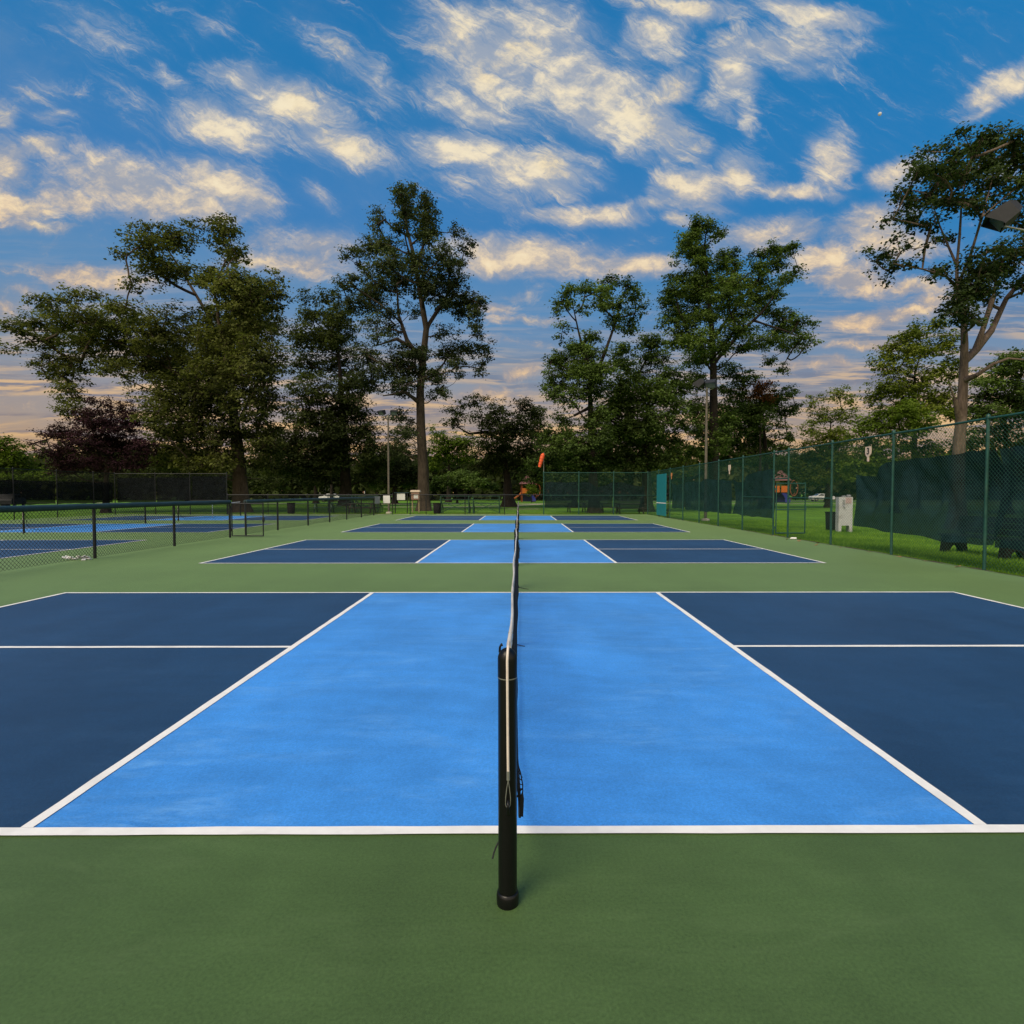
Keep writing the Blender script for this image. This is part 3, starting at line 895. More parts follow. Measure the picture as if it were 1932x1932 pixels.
# ------------------------------------------------------------------ trees
def tree(name, label, Y, T, path, blobs, lm, bm, r0, leaf=.22, dens=1.0, rc=.55, per=34, depth=.6, limbs=(), group='trees around the courts', seed=0, twig=.8, trad=None, flat=.6, cat='tree', droop=0.0):
    g = np.random.default_rng(1000 + seed)
    rc *= .78; per = int(per * .80); flat *= .85
    sc, ox, oy = T
    def W(x, y, dy=0.0): return np.array(P(x * sc + ox, y * sc + oy, Y + dy))
    base = W(*path[0]); base[2] = -.05
    root = thing(name, label, cat, Vector(base), 0, group)
    m2px = Y / F
    # skeleton nodes
    nodes, par, trunk_r = [], [], []
    def addpath(pts, radii, start=None, step=.6):
        last = start
        for i in range(len(pts)):
            if i == 0 and start is not None: prev = nodes[start]; r_prev = radii[0]
            elif i == 0:
                nodes.append(pts[0]); par.append(-1); trunk_r.append(radii[0]); last = len(nodes) - 1; continue
            else: prev = pts[i - 1]; r_prev = radii[i - 1]
            k = max(1, int(np.linalg.norm(pts[i] - prev) / step))
            for j in range(1, k + 1):
                u = j / k
                nodes.append(prev + (pts[i] - prev) * u); par.append(last); trunk_r.append(r_prev + (radii[i] - r_prev) * u)
                last = len(nodes) - 1
        return last
    tp = [W(x, y) for x, y in path]; tp[0] = base.copy()
    nt_ = len(tp)
    H = tp[-1][2] - base[2]
    rad = [r0 * (1 - .82 * (p[2] - base[2]) / max(H, .1)) for p in tp]
    addpath(tp, rad)
    ntrunk = len(nodes)
    for lb in limbs:
        pts = [W(x, y, (q[0] if q else 0)) for x, y, *q in lb['p']]
        arr = np.array(nodes)
        s = int(np.argmin(np.linalg.norm(arr - pts[0], axis=1)))
        rr = lb['r']
        addpath(pts[1:], [rr * (1 - .7 * i / max(1, len(pts) - 2)) for i in range(len(pts) - 1)], s)
    # blobs to world
    B = []
    xs = np.array([b[0] for b in blobs], float); ys = np.array([b[1] for b in blobs], float)
    cx, cy = xs.mean(), ys.mean()
    hx, hy = max(1, np.abs(xs - cx).max()), max(1, np.abs(ys - cy).max())
    dr = depth * hx * sc * m2px
    px_ = np.array([q[0] for q in path], float); py_ = np.array([q[1] for q in path], float)
    tpx = lambda y: np.interp(y, py_[::-1], px_[::-1])
    for b in blobs:
        rho = min(1, math.hypot((b[0] - cx) / hx, (b[1] - cy) / hy * .8))
        dy = g.uniform(-1, 1) * dr * math.sqrt(max(.05, 1 - rho ** 2))
        c = W(b[0], b[1], dy)
        k = sc * (Y + dy) / F
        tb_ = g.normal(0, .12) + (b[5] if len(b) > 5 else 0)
        B.append((c, b[2] * k, b[3] * k, b[4] if len(b) > 4 else 1.0, tb_))
        if abs(b[0] - tpx(b[1])) < hx * .30 and abs(dy) < dr * .8 and (len(b) < 5 or b[4] >= .7):
            dy2 = -dr * g.uniform(.3, .6)
            k2 = sc * (Y + dy2) / F
            B.append((W(b[0] + g.normal(0, b[2] * .3), b[1] + g.normal(0, b[3] * .3), dy2), b[2] * k2 * .8, b[3] * k2 * .8, .75 * (b[4] if len(b) > 4 else 1.0), tb_))
    order = np.argsort([np.linalg.norm(c[0] - tp[-1]) * .3 + np.min(np.linalg.norm(np.array(nodes) - c[0], axis=1)) for c in B])
    def attach(c, up=.35):
        arr = np.array(nodes)
        dv = c - arr
        dist = np.linalg.norm(dv, axis=1)
        pen = np.where(arr[:, 2] > c[2] - .25 * dist, 1.6, 1.0)
        low_pen = np.where(arr[:, 2] < base[2] + H * .12, 3.0, 1.0)
        return int(np.argmin(dist * pen * low_pen)), dist
    CL = []
    for bi in order:
        c, rx, rz, dn, tb = B[bi]
        s, dist = attach(c)
        p0 = nodes[s]
        L_ = np.linalg.norm(c - p0)
        k = max(2, int(L_ / .7))
        mid = (p0 + c) / 2 + np.array([0, 0, -.10 * L_]) * (1 if c[2] > p0[2] else -1) + g.normal(0, .06 * L_, 3)
        last = s
        for j in range(1, k + 1):
            u = j / k
            p = (1 - u) ** 2 * p0 + 2 * u * (1 - u) * mid + u * u * c + g.normal(0, .05, 3)
            nodes.append(p); par.append(last); trunk_r.append(0); last = len(nodes) - 1
        ry = .8 * math.sqrt(rx * rz) + .25
        n = max(3, int(dens * dn ** .9 * (rx * rz * math.pi) / (rc * rc * 1.1) * 2.0))
        d = g.normal(0, 1, (n, 3)); d /= np.linalg.norm(d, axis=1, keepdims=True)
        rr = g.uniform(0, 1, (n, 1)) ** .5 * np.where(g.uniform(0, 1, (n, 1)) < .2, g.uniform(1.05, 1.38, (n, 1)), 1.0)
        pos = c + d * rr * np.array([rx, ry, rz])
        for q in range(n): CL.append((pos[q], c, tb, dn))
    # twigs
    ncl = len(CL)
    for q in range(ncl):
        if g.uniform() > twig: continue
        c = CL[q][0]
        arr = np.array(nodes[ntrunk // 2:]) if len(nodes) > ntrunk else np.array(nodes)
        off = len(nodes) - len(arr)
        dd = np.linalg.norm(arr - c, axis=1)
        s = int(np.argmin(dd)) + off
        p0 = nodes[s]
        last = s
        for u in (.5, 1.0):
            p = p0 + (c - p0) * u + g.normal(0, .06, 3) * (1 if u < 1 else .3) + np.array([0, 0, -.04 * dd.min()]) * (u == .5)
            nodes.append(p); par.append(last); trunk_r.append(0); last = len(nodes) - 1
    N_ = len(nodes)
    nodes_a = np.array(nodes); par_a = np.array(par)
    cnt = np.zeros(N_)
    haschild = np.zeros(N_, bool); haschild[par_a[par_a >= 0]] = True
    cnt[~haschild] = 1
    for i in range(N_ - 1, 0, -1):
        if par_a[i] >= 0: cnt[par_a[i]] += cnt[i]
    rr = .011 * cnt ** .50 * (m2px / .043) ** .15
    tr = np.array(trunk_r)
    rr = np.where(tr > 0, np.maximum(tr, np.minimum(rr, tr * 1.0)), np.minimum(rr, r0 * .19))
    # trunk mesh + limbs : frustums
    idx = np.array([i for i in range(ntrunk, N_) if par_a[i] >= 0])
    Vs, Qs = [], []
    nv = 0
    if len(idx):
        a = nodes_a[par_a[idx]]; b = nodes_a[idx]
        ra = np.minimum(rr[par_a[idx]], rr[idx] * 1.6); rb = rr[idx]
        t = b - a; ln = np.linalg.norm(t, axis=1, keepdims=True) + 1e-6; t /= ln
        b = b + t * rb[:, None] * .4
        up = np.where(np.abs(t[:, 2:3]) < .9, np.array([[0, 0, 1.0]]), np.array([[1.0, 0, 0]]))
        s = np.cross(t, up); s /= np.linalg.norm(s, axis=1, keepdims=True); u2 = np.cross(s, t)
        k = 6; n = len(idx)
        V = np.empty((n, 2 * k, 3))
        for j in range(k):
            an = 2 * math.pi * j / k
            o = s * math.cos(an) + u2 * math.sin(an)
            V[:, j] = a + o * ra[:, None]; V[:, k + j] = b + o * rb[:, None]
        Vs.append(V.reshape(-1, 3))
        bi = np.arange(n)[:, None] * 2 * k
        for j in range(k):
            Qs.append(np.concatenate([bi + j, bi + (j + 1) % k, bi + k + (j + 1) % k, bi + k + j], 1))
        nv += n * 2 * k
    # main trunk as one smooth tube with root flare
    k = 16
    tn = nodes_a[:ntrunk]
    rings = []
    fine = []
    for i in range(ntrunk):
        z = tn[i][2] - base[2]
        fl = 1 + .55 * math.exp(-z / (r0 * 1.1))
        fine.append((tn[i], tr[i] * fl))
    ph = g.uniform(0, 6.28, 4)
    for i, (p, r) in enumerate(fine):
        z = p[2] - base[2]
        for j in range(k):
            an = 2 * math.pi * j / k
            q = r * (1 + .07 * math.sin(3 * an + ph[0] + z * .3) + .05 * math.sin(5 * an + ph[1] - z * .5) + g.normal(0, .02) + .18 * math.exp(-z / (r0 * .8)) * math.sin(4 * an + ph[2]))
            rings.append(p + np.array([math.cos(an) * q, math.sin(an) * q, 0]))
    Vs.append(np.array(rings))
    qs = []
    for i in range(ntrunk - 1):
        for j in range(k):
            qs.append((nv + i * k + j, nv + i * k + (j + 1) % k, nv + (i + 1) * k + (j + 1) % k, nv + (i + 1) * k + j))
    Qs.append(np.array(qs))
    np_mesh('trunk', np.concatenate(Vs) - base, np.concatenate(Qs), bm, root, smooth=True)
    # leaves
    npc = per
    C = np.array([c[0] for c in CL]); BC = np.array([c[1] for c in CL])
    tb = np.array([c[2] for c in CL]) + g.normal(0, .16, ncl)
    keep = np.array([c[3] for c in CL])
    n = ncl * npc
    ci = np.repeat(np.arange(ncl), npc)
    csize = rc * g.uniform(.65, 1.25, ncl)
    q = g.normal(0, .58, (n, 3)) * csize[ci][:, None] * np.array([1, 1, flat])
    q[:, 2] -= droop * (q[:, 0] ** 2 + q[:, 1] ** 2)
    pos = C[ci] + q
    outw = pos - BC[ci]; outw /= (np.linalg.norm(outw, axis=1, keepdims=True) + 1e-6)
    nr = g.normal(0, 1, (n, 3)); nr /= np.linalg.norm(nr, axis=1, keepdims=True)
    nrm = nr * .75 + outw * .40 + np.array([0, 0, .95])
    nrm /= np.linalg.norm(nrm, axis=1, keepdims=True)
    tg = np.cross(nrm, g.normal(0, 1, (n, 3))); tg /= (np.linalg.norm(tg, axis=1, keepdims=True) + 1e-6)
    bt = np.cross(nrm, tg)
    ls = leaf * .76 * g.uniform(.6, 1.35, n)[:, None]
    wd = ls * g.uniform(.32, .46, n)[:, None]
    V = np.empty((n, 4, 3))
    V[:, 0] = pos - tg * ls * .5
    V[:, 1] = pos + bt * wd + nrm * ls * .10
    V[:, 2] = pos + tg * ls * .55 - nrm * ls * .12
    V[:, 3] = pos - bt * wd + nrm * ls * .10
    tint = np.clip(.47 + tb[ci] + g.normal(0, .13, n) + .10 * q[:, 2] / (csize[ci]), 0, 1)  # random tint, plus top light painted in: paler towards each clump's top
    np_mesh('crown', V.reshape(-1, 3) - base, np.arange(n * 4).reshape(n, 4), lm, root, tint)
    return root

LM = dict(
    syc=leaf_mat('sycamore_leaves', (0.021, 0.028, 0.011), (0.150, 0.166, 0.048)),
    tall=leaf_mat('tulip_tree_leaves', (0.016, 0.024, 0.014), (0.104, 0.131, 0.060)),
    dark=leaf_mat('dark_oak_leaves', (0.013, 0.019, 0.010), (0.088, 0.110, 0.037)),
    maple=leaf_mat('maple_leaves', (0.017, 0.032, 0.011), (0.143, 0.211, 0.055)),
    bright=leaf_mat('bright_leaves', (.040, .070, .010), (.150, .215, .032)),
    yellow=leaf_mat('yellow_green_leaves', (0.052, 0.079, 0.015), (0.195, 0.230, 0.040)),
    purple=leaf_mat('purple_leaves', (0.013, 0.008, 0.010), (0.072, 0.035, 0.048), .2),
    red=leaf_mat('reddish_leaves', (0.052, 0.026, 0.013), (0.169, 0.070, 0.027)),
    right=leaf_mat('silver_maple_leaves', (0.012, 0.022, 0.011), (0.081, 0.115, 0.048)),
)
TL = (.3386, 0, 352.2); TC = (.3254, 553.4, 327.0); TR = (.3125, 981.1, 377.3); TX = (.3516, 1459.0, 226.4)

tree('sycamore_tree', 'huge spreading sycamore with one long low limb, trunk at the end of the dark fence', 46, TL,
     [(1345, 1850), (1335, 1650), (1320, 1450), (1300, 1250), (1290, 1000), (1270, 760)],
     [(960,270,190,85,.8),(820,330,130,80,.8),(700,375,80,30,.6),(1240,240,90,80,.7),(1285,360,80,70,.8),(880,460,170,85,.7),(740,550,60,45,.6),(1000,460,120,60,.7),
      (1200,520,110,90,.9,.1),(1330,570,150,110,1,.15),(1480,620,120,110,1,.12),(1540,510,50,60,.5),(1400,750,190,150,1,.1),(1240,800,190,150,1,.05),
      (430,610,110,60,.6),(280,645,110,55,.6),(700,690,120,70,.8,.1),(600,760,180,90,.9),(400,740,190,75,.9,.1),(230,760,130,65,.7),(80,790,90,50,.7),(50,890,60,35,.5),(240,860,130,55,.55),
      (450,860,190,80,.8),(650,880,200,110,.9),(300,980,150,65,.7),(450,980,140,60,.6),(350,1060,110,55,.6),(390,1150,90,75,.7),(420,1250,90,60,.7),(640,1020,130,70,.7),
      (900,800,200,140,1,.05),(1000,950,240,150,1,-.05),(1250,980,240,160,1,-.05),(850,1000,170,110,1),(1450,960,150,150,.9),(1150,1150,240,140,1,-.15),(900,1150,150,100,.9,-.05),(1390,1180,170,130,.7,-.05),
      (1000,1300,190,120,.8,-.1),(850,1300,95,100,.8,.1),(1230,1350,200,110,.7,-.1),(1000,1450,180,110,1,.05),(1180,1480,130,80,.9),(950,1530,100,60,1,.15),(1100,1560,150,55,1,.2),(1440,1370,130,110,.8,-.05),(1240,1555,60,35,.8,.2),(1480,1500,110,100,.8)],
     LM['syc'], M['barkS'], .62, .26, 1.3, .62, 34, .55, seed=1,
     limbs=[dict(p=[(1300, 1250), (1050, 1080, 2), (750, 900, 3), (450, 800, 3), (150, 800, 2)], r=.15), dict(p=[(1290, 1000), (1150, 700, 1), (1000, 450, 2), (900, 300, 2)], r=.13),
            dict(p=[(1310, 1350), (1430, 1100, 2), (1500, 900, 3)], r=.13)])
tree('purple_plum_tree', 'dark purple leaved tree behind the tall dark fence, left of the sycamore', 44.5, TL,
     [(590, 1790), (592, 1650), (600, 1500), (610, 1380)],
     [(560,1215,80,45,.6),(680,1235,80,55,.6),(480,1300,100,60,.8),(620,1330,130,70,.9),(745,1310,60,65,.8),(350,1365,90,50,.8),(255,1390,60,40,.6),(185,1430,45,22,.5),(450,1430,150,70,1),(650,1440,150,80,1),
      (300,1490,100,50,.9),(790,1450,80,80,.9),(500,1540,190,60,1),(700,1540,130,60,1),(350,1560,90,40,.9)],
     LM['purple'], M['barkD'], .26, .17, 1.3, .42, 34, .8, seed=2)
tree('broadleaf_tree', 'dense dark green tree between the sycamore and the tall single tree', 68, TC,
     [(305, 1880), (300, 1750), (295, 1600), (280, 1300), (260, 1000)],
     [(60,730,50,50,.5),(190,715,80,55,.6),(110,830,100,65,.8,.1),(255,825,120,65,.8),(60,950,110,85,.9,.15),(240,950,150,85,1,.1),(60,1100,110,95,.7),(250,1100,160,95,.8),(120,1250,170,95,.9),(350,1230,120,85,.8),
      (100,1400,170,105,1),(330,1380,140,95,1),(200,1530,200,115,1,.1),(420,1500,90,105,1,-.05),(60,1650,150,105,1,-.1),(230,1640,120,90,1,.15),(430,1620,80,100,.9,-.1),(500,1690,90,60,.8),(-60,1560,120,110,1,-.05),(-80,1720,110,60,.9),(150,1770,120,45,.9,-.1),(440,1770,90,45,.9,-.1),(560,1600,90,80,.9,-.1)],
     LM['dark'], M['barkD'], .70, .34, 1.5, .85, 36, .6, seed=3)
tree('tulip_tree', 'tallest tree, single bare straight trunk rising left of centre behind the back fence', 49.5, TC,
     [(757, 1905), (752, 1700), (742, 1500), (737, 1250), (755, 1050), (770, 900), (735, 700), (705, 500), (660, 330), (640, 180)],
     [(630,130,70,65,.9),(690,100,35,40,.8),(770,160,45,60,.9),(650,230,70,55,.8),(770,260,75,75,.9),(490,285,40,80,.8),(480,225,28,18,.6),(620,320,50,50,.7),(765,350,85,55,.9),(950,335,50,40,.7),(1000,425,45,65,.7),(975,515,50,55,.6),
      (300,470,55,28,.7),(370,450,60,40,.7),(450,420,75,55,.8),(400,540,40,45,.7),(555,430,90,65,.9),(540,520,115,75,1),(700,520,110,65,.9),(860,480,85,85,.9),(900,580,105,85,1),(480,640,105,85,1),(330,640,80,50,.8),(270,635,36,36,.7),(620,620,120,85,1,.05),
      (780,650,110,85,.9),(930,690,105,75,1,.05),(1030,745,80,55,.9),(1090,760,38,50,.8),(1050,835,50,75,.9),(1065,930,35,45,.7),(980,800,85,55,.9),(450,750,105,65,.9),(330,760,95,65,.9),(560,800,90,45,.7),(700,800,50,50,.6),(870,760,75,45,.8),
      (880,930,80,50,.6),(900,1050,105,70,.8),(1000,1020,85,55,.7),(1100,1010,55,50,.7),(1130,1060,35,45,.7),(1080,1135,50,50,.7),(950,1120,75,50,.6),(970,1170,28,28,.5),(820,1180,75,55,.8),(850,1260,50,45,.7),(805,1310,35,35,.6),(650,1050,140,65,.8),(560,1130,140,75,.9),
      (700,1150,90,55,.8),(560,900,75,50,.6),(470,870,85,55,.7),(500,960,90,35,.5),(420,1050,95,65,.8),(640,1240,110,55,.7),(450,1200,115,75,.8),(620,1400,85,55,.6),(650,1500,90,65,.7),(600,1600,85,60,.7)],
     LM['tall'], M['barkA'], .50, .23, 1.05, .50, 34, .75, seed=4, flat=.7,
     limbs=[dict(p=[(742, 1330), (650, 1270, -1), (520, 1290, -2)], r=.16), dict(p=[(740, 1120), (660, 970, 1), (610, 820, 1), (600, 650, 1)], r=.2), dict(p=[(745, 1060), (600, 960, -2), (480, 1000, -3)], r=.15),
            dict(p=[(770, 900), (860, 760, 2), (930, 640, 2)], r=.17), dict(p=[(720, 560), (760, 400, 1), (775, 200, 1)], r=.12)])
tree('broadleaf_tree', 'low dark tree with an arching bough just left of the windsock', 64, TC,
     [(1250, 1890), (1240, 1780), (1225, 1650), (1210, 1520)],
     [(1060,1335,110,60,.55),(960,1390,85,55,.6),(925,1450,65,35,.6),(1100,1430,100,60,.7),(1185,1400,70,70,.7),(1330,1365,100,60,.8),(1400,1400,90,75,.9),(1260,1480,150,85,1),(1400,1500,110,85,1),(1150,1540,110,55,.9,-.05),
      (1200,1620,150,90,1,-.1),(1370,1610,120,85,1,-.05),(1120,1690,120,70,.9,-.15),(1290,1700,100,60,.9,-.1),(1420,1680,70,50,.8)],
     LM['dark'], M['barkD'], .62, .30, 1.1, .75, 38, .7, seed=5, limbs=[dict(p=[(1215, 1560), (1120, 1500, -1), (1020, 1510, -2), (950, 1470, -2)], r=.2)])
tree('broadleaf_tree', 'bright green sunlit tree further back, just right of the tall bare trunk', 96, TC,
     [(900, 1855), (900, 1750), (905, 1600)],
     [(900,1560,110,55,1),(850,1600,85,65,1),(1000,1560,85,55,1),(830,1500,40,45,.8),(950,1640,110,60,1,-.1),(820,1680,70,50,.9,-.2),(1010,1650,70,50,.9,-.15)],
     LM['bright'], M['barkD'], .4, .42, 1.0, 1.0, 34, .6, seed=6)
tree('broadleaf_tree', 'small bright green tree seen through the gap left of the tall bare trunk', 100, TC,
     [(220, 1850), (222, 1760), (225, 1650)],
     [(230,1480,70,45,1),(180,1550,60,50,1),(270,1560,70,60,1),(215,1640,70,55,1,-.1),(160,1660,40,40,.8,-.1)],
     LM['bright'], M['barkD'], .3, .42, 1.0, 1.0, 34, .6, seed=7)
tree('shrub', 'rounded green bushes on the lawn behind the bleachers', 88, TC, [(950, 1862), (950, 1800), (950, 1760)],
     [(900,1790,110,42,1),(1030,1785,100,45,1),(980,1745,80,32,1),(1120,1800,70,36,1,-.15),(830,1805,60,34,1,-.1)], LM['maple'], M['barkD'], .14, .40, 1.1, .9, 34, .5, seed=8, group='shrubs', cat='shrub')
tree('shrub', 'dark bushes behind the notice board, left of the tall bare trunk', 84, TC, [(600, 1862), (600, 1800), (600, 1760)],
     [(560,1760,90,60,1),(650,1740,80,70,1),(680,1790,60,40,1),(480,1790,60,45,1)], LM['maple'], M['barkD'], .14, .40, 1.0, .9, 34, .5, seed=9, group='shrubs', cat='shrub')
# right-hand group
tree('maple_tree', 'airy topped tree with its trunk behind the wrinkled back windscreen', 43.6, TR,
     [(447, 1895), (440, 1700), (432, 1400), (425, 1200), (420, 1050), (400, 900)],
     [(310,540,55,45,.7),(400,530,50,45,.7),(250,615,50,45,.6),(215,680,45,40,.5),(300,620,60,45,.6),(490,540,80,55,.7),(560,490,50,45,.7),(640,515,65,50,.7),(690,590,65,55,.7),(600,620,80,55,.7),(500,620,70,55,.7),(380,650,50,60,.45),(690,680,60,45,.6),(745,640,45,25,.5),
      (560,720,80,55,.7),(655,760,80,60,.7),(250,760,45,35,.5),(250,830,30,40,.5),
      (340,885,75,45,1,.15),(420,920,105,55,1,.2),(280,960,85,55,.9,.05),(195,975,50,55,.7),(175,1040,50,45,.7),(350,1020,125,75,1,.05),(250,1100,115,65,1),(480,1030,115,75,1,.05),(440,820,55,35,.9,-.05),(200,1170,65,55,.8),(300,1200,110,65,.8),(420,1150,100,75,.9,-.1),(620,900,105,65,.7,-.05),
      (250,1415,105,65,1,.05),(330,1480,115,80,1,-.1),(215,1500,85,65,1),(330,1570,140,55,1,-.15),(180,1570,75,55,1,-.05),(160,1440,70,60,1,-.05),(420,1350,70,60,.9,-.05),(480,1300,70,80,.9),(480,1450,80,80,1,-.1),(440,1580,90,60,1,-.15),(260,1330,70,45,.9),(100,1600,80,50,1,-.1)],
     LM['maple'], M['barkD'], .42, .22, 1.25, .50, 34, .7, seed=10, droop=.12,
     limbs=[dict(p=[(420, 1050), (380, 900, 1), (350, 780, 1), (320, 640, 1)], r=.11), dict(p=[(425, 1150), (520, 900, -1), (570, 760, -1), (610, 620, -1)], r=.13), dict(p=[(428, 1260), (330, 1300, 1), (250, 1340, 1)], r=.1)])
tree('maple_tree', 'broad round maple with drooping leafy tiers in the middle right, left of the lamp pole', 47, TR,
     [(765, 1890), (765, 1700), (760, 1500), (770, 1300), (790, 1100)],
     [(800,850,95,45,.9,.05),(780,950,85,55,.9),(620,1000,95,65,.9,.05),(700,1080,115,75,1,.1),(600,1130,105,75,1,.1),(560,1250,105,80,1,.15),(700,1200,135,85,1,.05),(830,1150,115,85,1,-.05),(900,1050,95,75,.9),(640,1320,155,80,1,.1),(800,1330,145,95,1,-.05),
      (560,1410,95,75,1,.05),(700,1450,165,85,1,-.1),(850,1450,125,85,.9,-.15),(600,1550,125,65,1,-.15),(750,1560,160,60,1,-.15),(950,1250,85,75,.8),(980,1350,75,55,.7),(940,1480,85,55,.8),(740,1390,150,90,1,.05),(630,1210,110,80,1,.1),(880,1180,110,80,.9),(870,1560,120,60,1,-.15),(980,1130,70,60,.8),(480,1480,90,70,1,.05),(500,1570,100,55,1,-.1)],
     LM['maple'], M['barkD'], .48, .24, 1.35, .55, 36, .75, seed=11, droop=.15)
tree('maple_tree', 'tall tiered maple with side tufts, right behind the lamp pole of the right fence', 51, TR,
     [(1175, 1880), (1170, 1600), (1168, 1200), (1165, 950), (1155, 750), (1130, 500), (1115, 280)],
     [(1130,160,75,45,.9),(1190,205,45,32,.8),(1060,200,60,45,.9),(1000,250,55,55,.8),(1060,290,85,65,.9),(965,330,36,36,.6),(935,385,24,28,.5),(1090,370,75,50,.9),(1260,335,70,30,.8),(1240,390,95,45,1),(1300,400,45,40,.9),(960,470,75,45,.8),
      (1450,330,65,35,.9),(1530,300,50,45,.8),(1645,280,42,36,.8),(1590,310,65,45,.9),(1440,400,65,45,.9),(1540,390,75,55,.9),(1675,430,50,36,.5),(1590,470,75,45,.7),(1080,470,115,55,1),(930,540,85,55,.9,.05),(1250,500,145,55,1,.1),(1420,490,105,55,.9),
      (900,600,65,55,.9),(1060,570,145,65,1,.05),(1250,590,135,55,1,.1),(1430,580,125,65,.9),(1540,560,55,55,.8),(960,680,115,65,1),(1130,680,125,55,1,-.1),(1330,680,125,65,1,-.05),(1480,650,85,45,.7),(880,740,60,36,.7),(1000,755,105,55,.8,-.1),(1300,780,145,55,1,-.05),
      (1570,690,105,45,.8),(1680,735,80,45,.7),(1590,780,125,55,.9),(1700,840,75,45,.7),(1780,850,32,25,.5),(1765,745,36,28,.5),(1500,850,140,55,.8),(1620,890,75,36,.7),(1710,900,36,25,.5),(1080,850,115,75,1,.15),(1220,880,85,45,.9,.1),(1350,880,105,45,.8),(960,850,105,75,.9,.1),
      (1500,970,75,28,.5),(1580,1010,50,36,.5),(1060,960,90,60,.8),(1060,1100,80,70,.8,-.1),(1235,1000,60,36,.5),(1240,1330,80,90,.9),(1080,1250,75,80,.9,-.1),(1090,1400,75,80,.9,-.1),(1210,1470,80,80,.9),(1100,1530,90,50,.9,-.1)],
     LM['maple'], M['barkD'], .52, .24, 1.35, .55, 36, .65, seed=12, droop=.15,
     limbs=[dict(p=[(1168, 1000), (1330, 800, -1), (1450, 690, -2), (1520, 600, -2)], r=.16), dict(p=[(1160, 850), (1300, 650, 1), (1440, 480, 1), (1500, 360, 1)], r=.13), dict(p=[(1450, 760), (1600, 790, -2), (1720, 840, -2)], r=.08)])
tree('maple_tree', 'lower tree with a rusty red patch of leaves, right of the lamp pole', 57, TR,
     [(1490, 1860), (1485, 1650), (1480, 1450), (1460, 1250)],
     [(1290,1040,85,55,.7),(1360,1080,85,55,.7),(1270,1150,85,55,.8),(1250,1250,85,55,.8),(1330,1180,75,55,.8),(1560,1180,85,65,.8),(1640,1150,50,36,.7),(1660,1250,40,45,.6),(1600,1270,75,55,.7),(1400,1270,95,65,.9),(1300,1360,115,75,1,.1),(1400,1420,105,85,1,.05),
      (1250,1450,95,75,1,.05),(1350,1500,135,55,1),(1560,1370,50,55,.6),(1620,1430,50,40,.6),(1580,1490,65,36,.7),(1440,1330,90,80,1,.05),(1500,1240,80,70,.9),(1350,1280,100,80,.9),(1480,1480,80,60,.9),(1300,1560,120,50,1,-.1),(1180,1560,90,60,1,-.1),(1430,1560,120,50,1,-.1)],
     LM['maple'], M['barkD'], .34, .26, 1.35, .6, 36, .7, seed=13, droop=.12)
tree('broadleaf_tree', 'small rusty red leaved tree half hidden behind the tree right of the lamp pole', 54.5, TR,
     [(1450, 1870), (1450, 1600), (1450, 1300)],
     [(1440,1140,85,45,.7),(1475,1105,55,35,.6),(1410,1190,60,45,.6),(1500,1180,70,45,.6)],
     LM['red'], M['barkD'], .2, .24, .9, .55, 30, .5, seed=14)
# far right
tree('broadleaf_tree', 'small pale green tree in the sky gap right of the maples', 76, TX, [(300, 1985), (300, 1800), (310, 1600)],
     [(230,1500,50,40,.7),(350,1480,70,50,.8),(420,1500,45,45,.7),(250,1590,85,55,.9),(380,1590,95,60,.9),(200,1660,60,50,.8)],
     LM['yellow'], M['barkD'], .3, .32, 1.0, .8, 34, .6, seed=15)
tree('broadleaf_tree', 'yellow green bush in front of the small pale tree, above the right fence gate', 60, TX, [(290, 2025), (290, 1850), (300, 1760)],
     [(300,1700,100,50,1),(200,1740,70,45,1),(380,1720,70,45,1),(280,1800,130,60,1,-.1),(150,1820,90,60,1,-.1),(420,1820,80,60,1,-.1),(60,1860,90,60,1,-.15),(260,1900,150,60,1,-.2)],
     LM['yellow'], M['barkD'], .25, .28, 1.0, .7, 34, .6, seed=16)
tree('maple_tree', 'rounded green tree left of the big tree with the bare trunk on the right', 55, TX, [(760, 2040), (760, 1850), (755, 1600), (760, 1350)],
     [(780,1130,75,45,.8,.1),(870,1090,65,45,.8,.1),(700,1180,75,45,.9,.1),(620,1240,75,55,.9,.05),(800,1240,105,65,1,.05),(920,1200,75,75,1),(555,1300,50,45,.8),(680,1330,105,65,1),(830,1370,105,75,1),(600,1430,95,55,1),(740,1450,115,65,1,-.05),(900,1480,85,75,1,-.1),
      (560,1500,65,45,1),(850,1550,105,55,1,-.1),(960,1330,70,70,.9,-.05),(700,1540,120,60,1,-.05),(980,1580,80,80,1,-.15)],
     LM['yellow'], M['barkD'], .4, .30, 1.0, .68, 34, .6, seed=17, droop=.1)
tree('broadleaf_tree', 'low light green tree just above the right fence near the number 3 sign', 44, TX, [(650, 2080), (650, 1900), (655, 1750)],
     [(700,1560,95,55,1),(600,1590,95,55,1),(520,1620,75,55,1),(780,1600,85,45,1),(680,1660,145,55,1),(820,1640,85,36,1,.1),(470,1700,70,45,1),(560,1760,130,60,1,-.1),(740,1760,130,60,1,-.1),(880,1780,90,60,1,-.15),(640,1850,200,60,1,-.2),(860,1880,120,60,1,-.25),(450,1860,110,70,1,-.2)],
     LM['bright'], M['barkD'], .25, .24, 1.0, .55, 34, .6, seed=18)
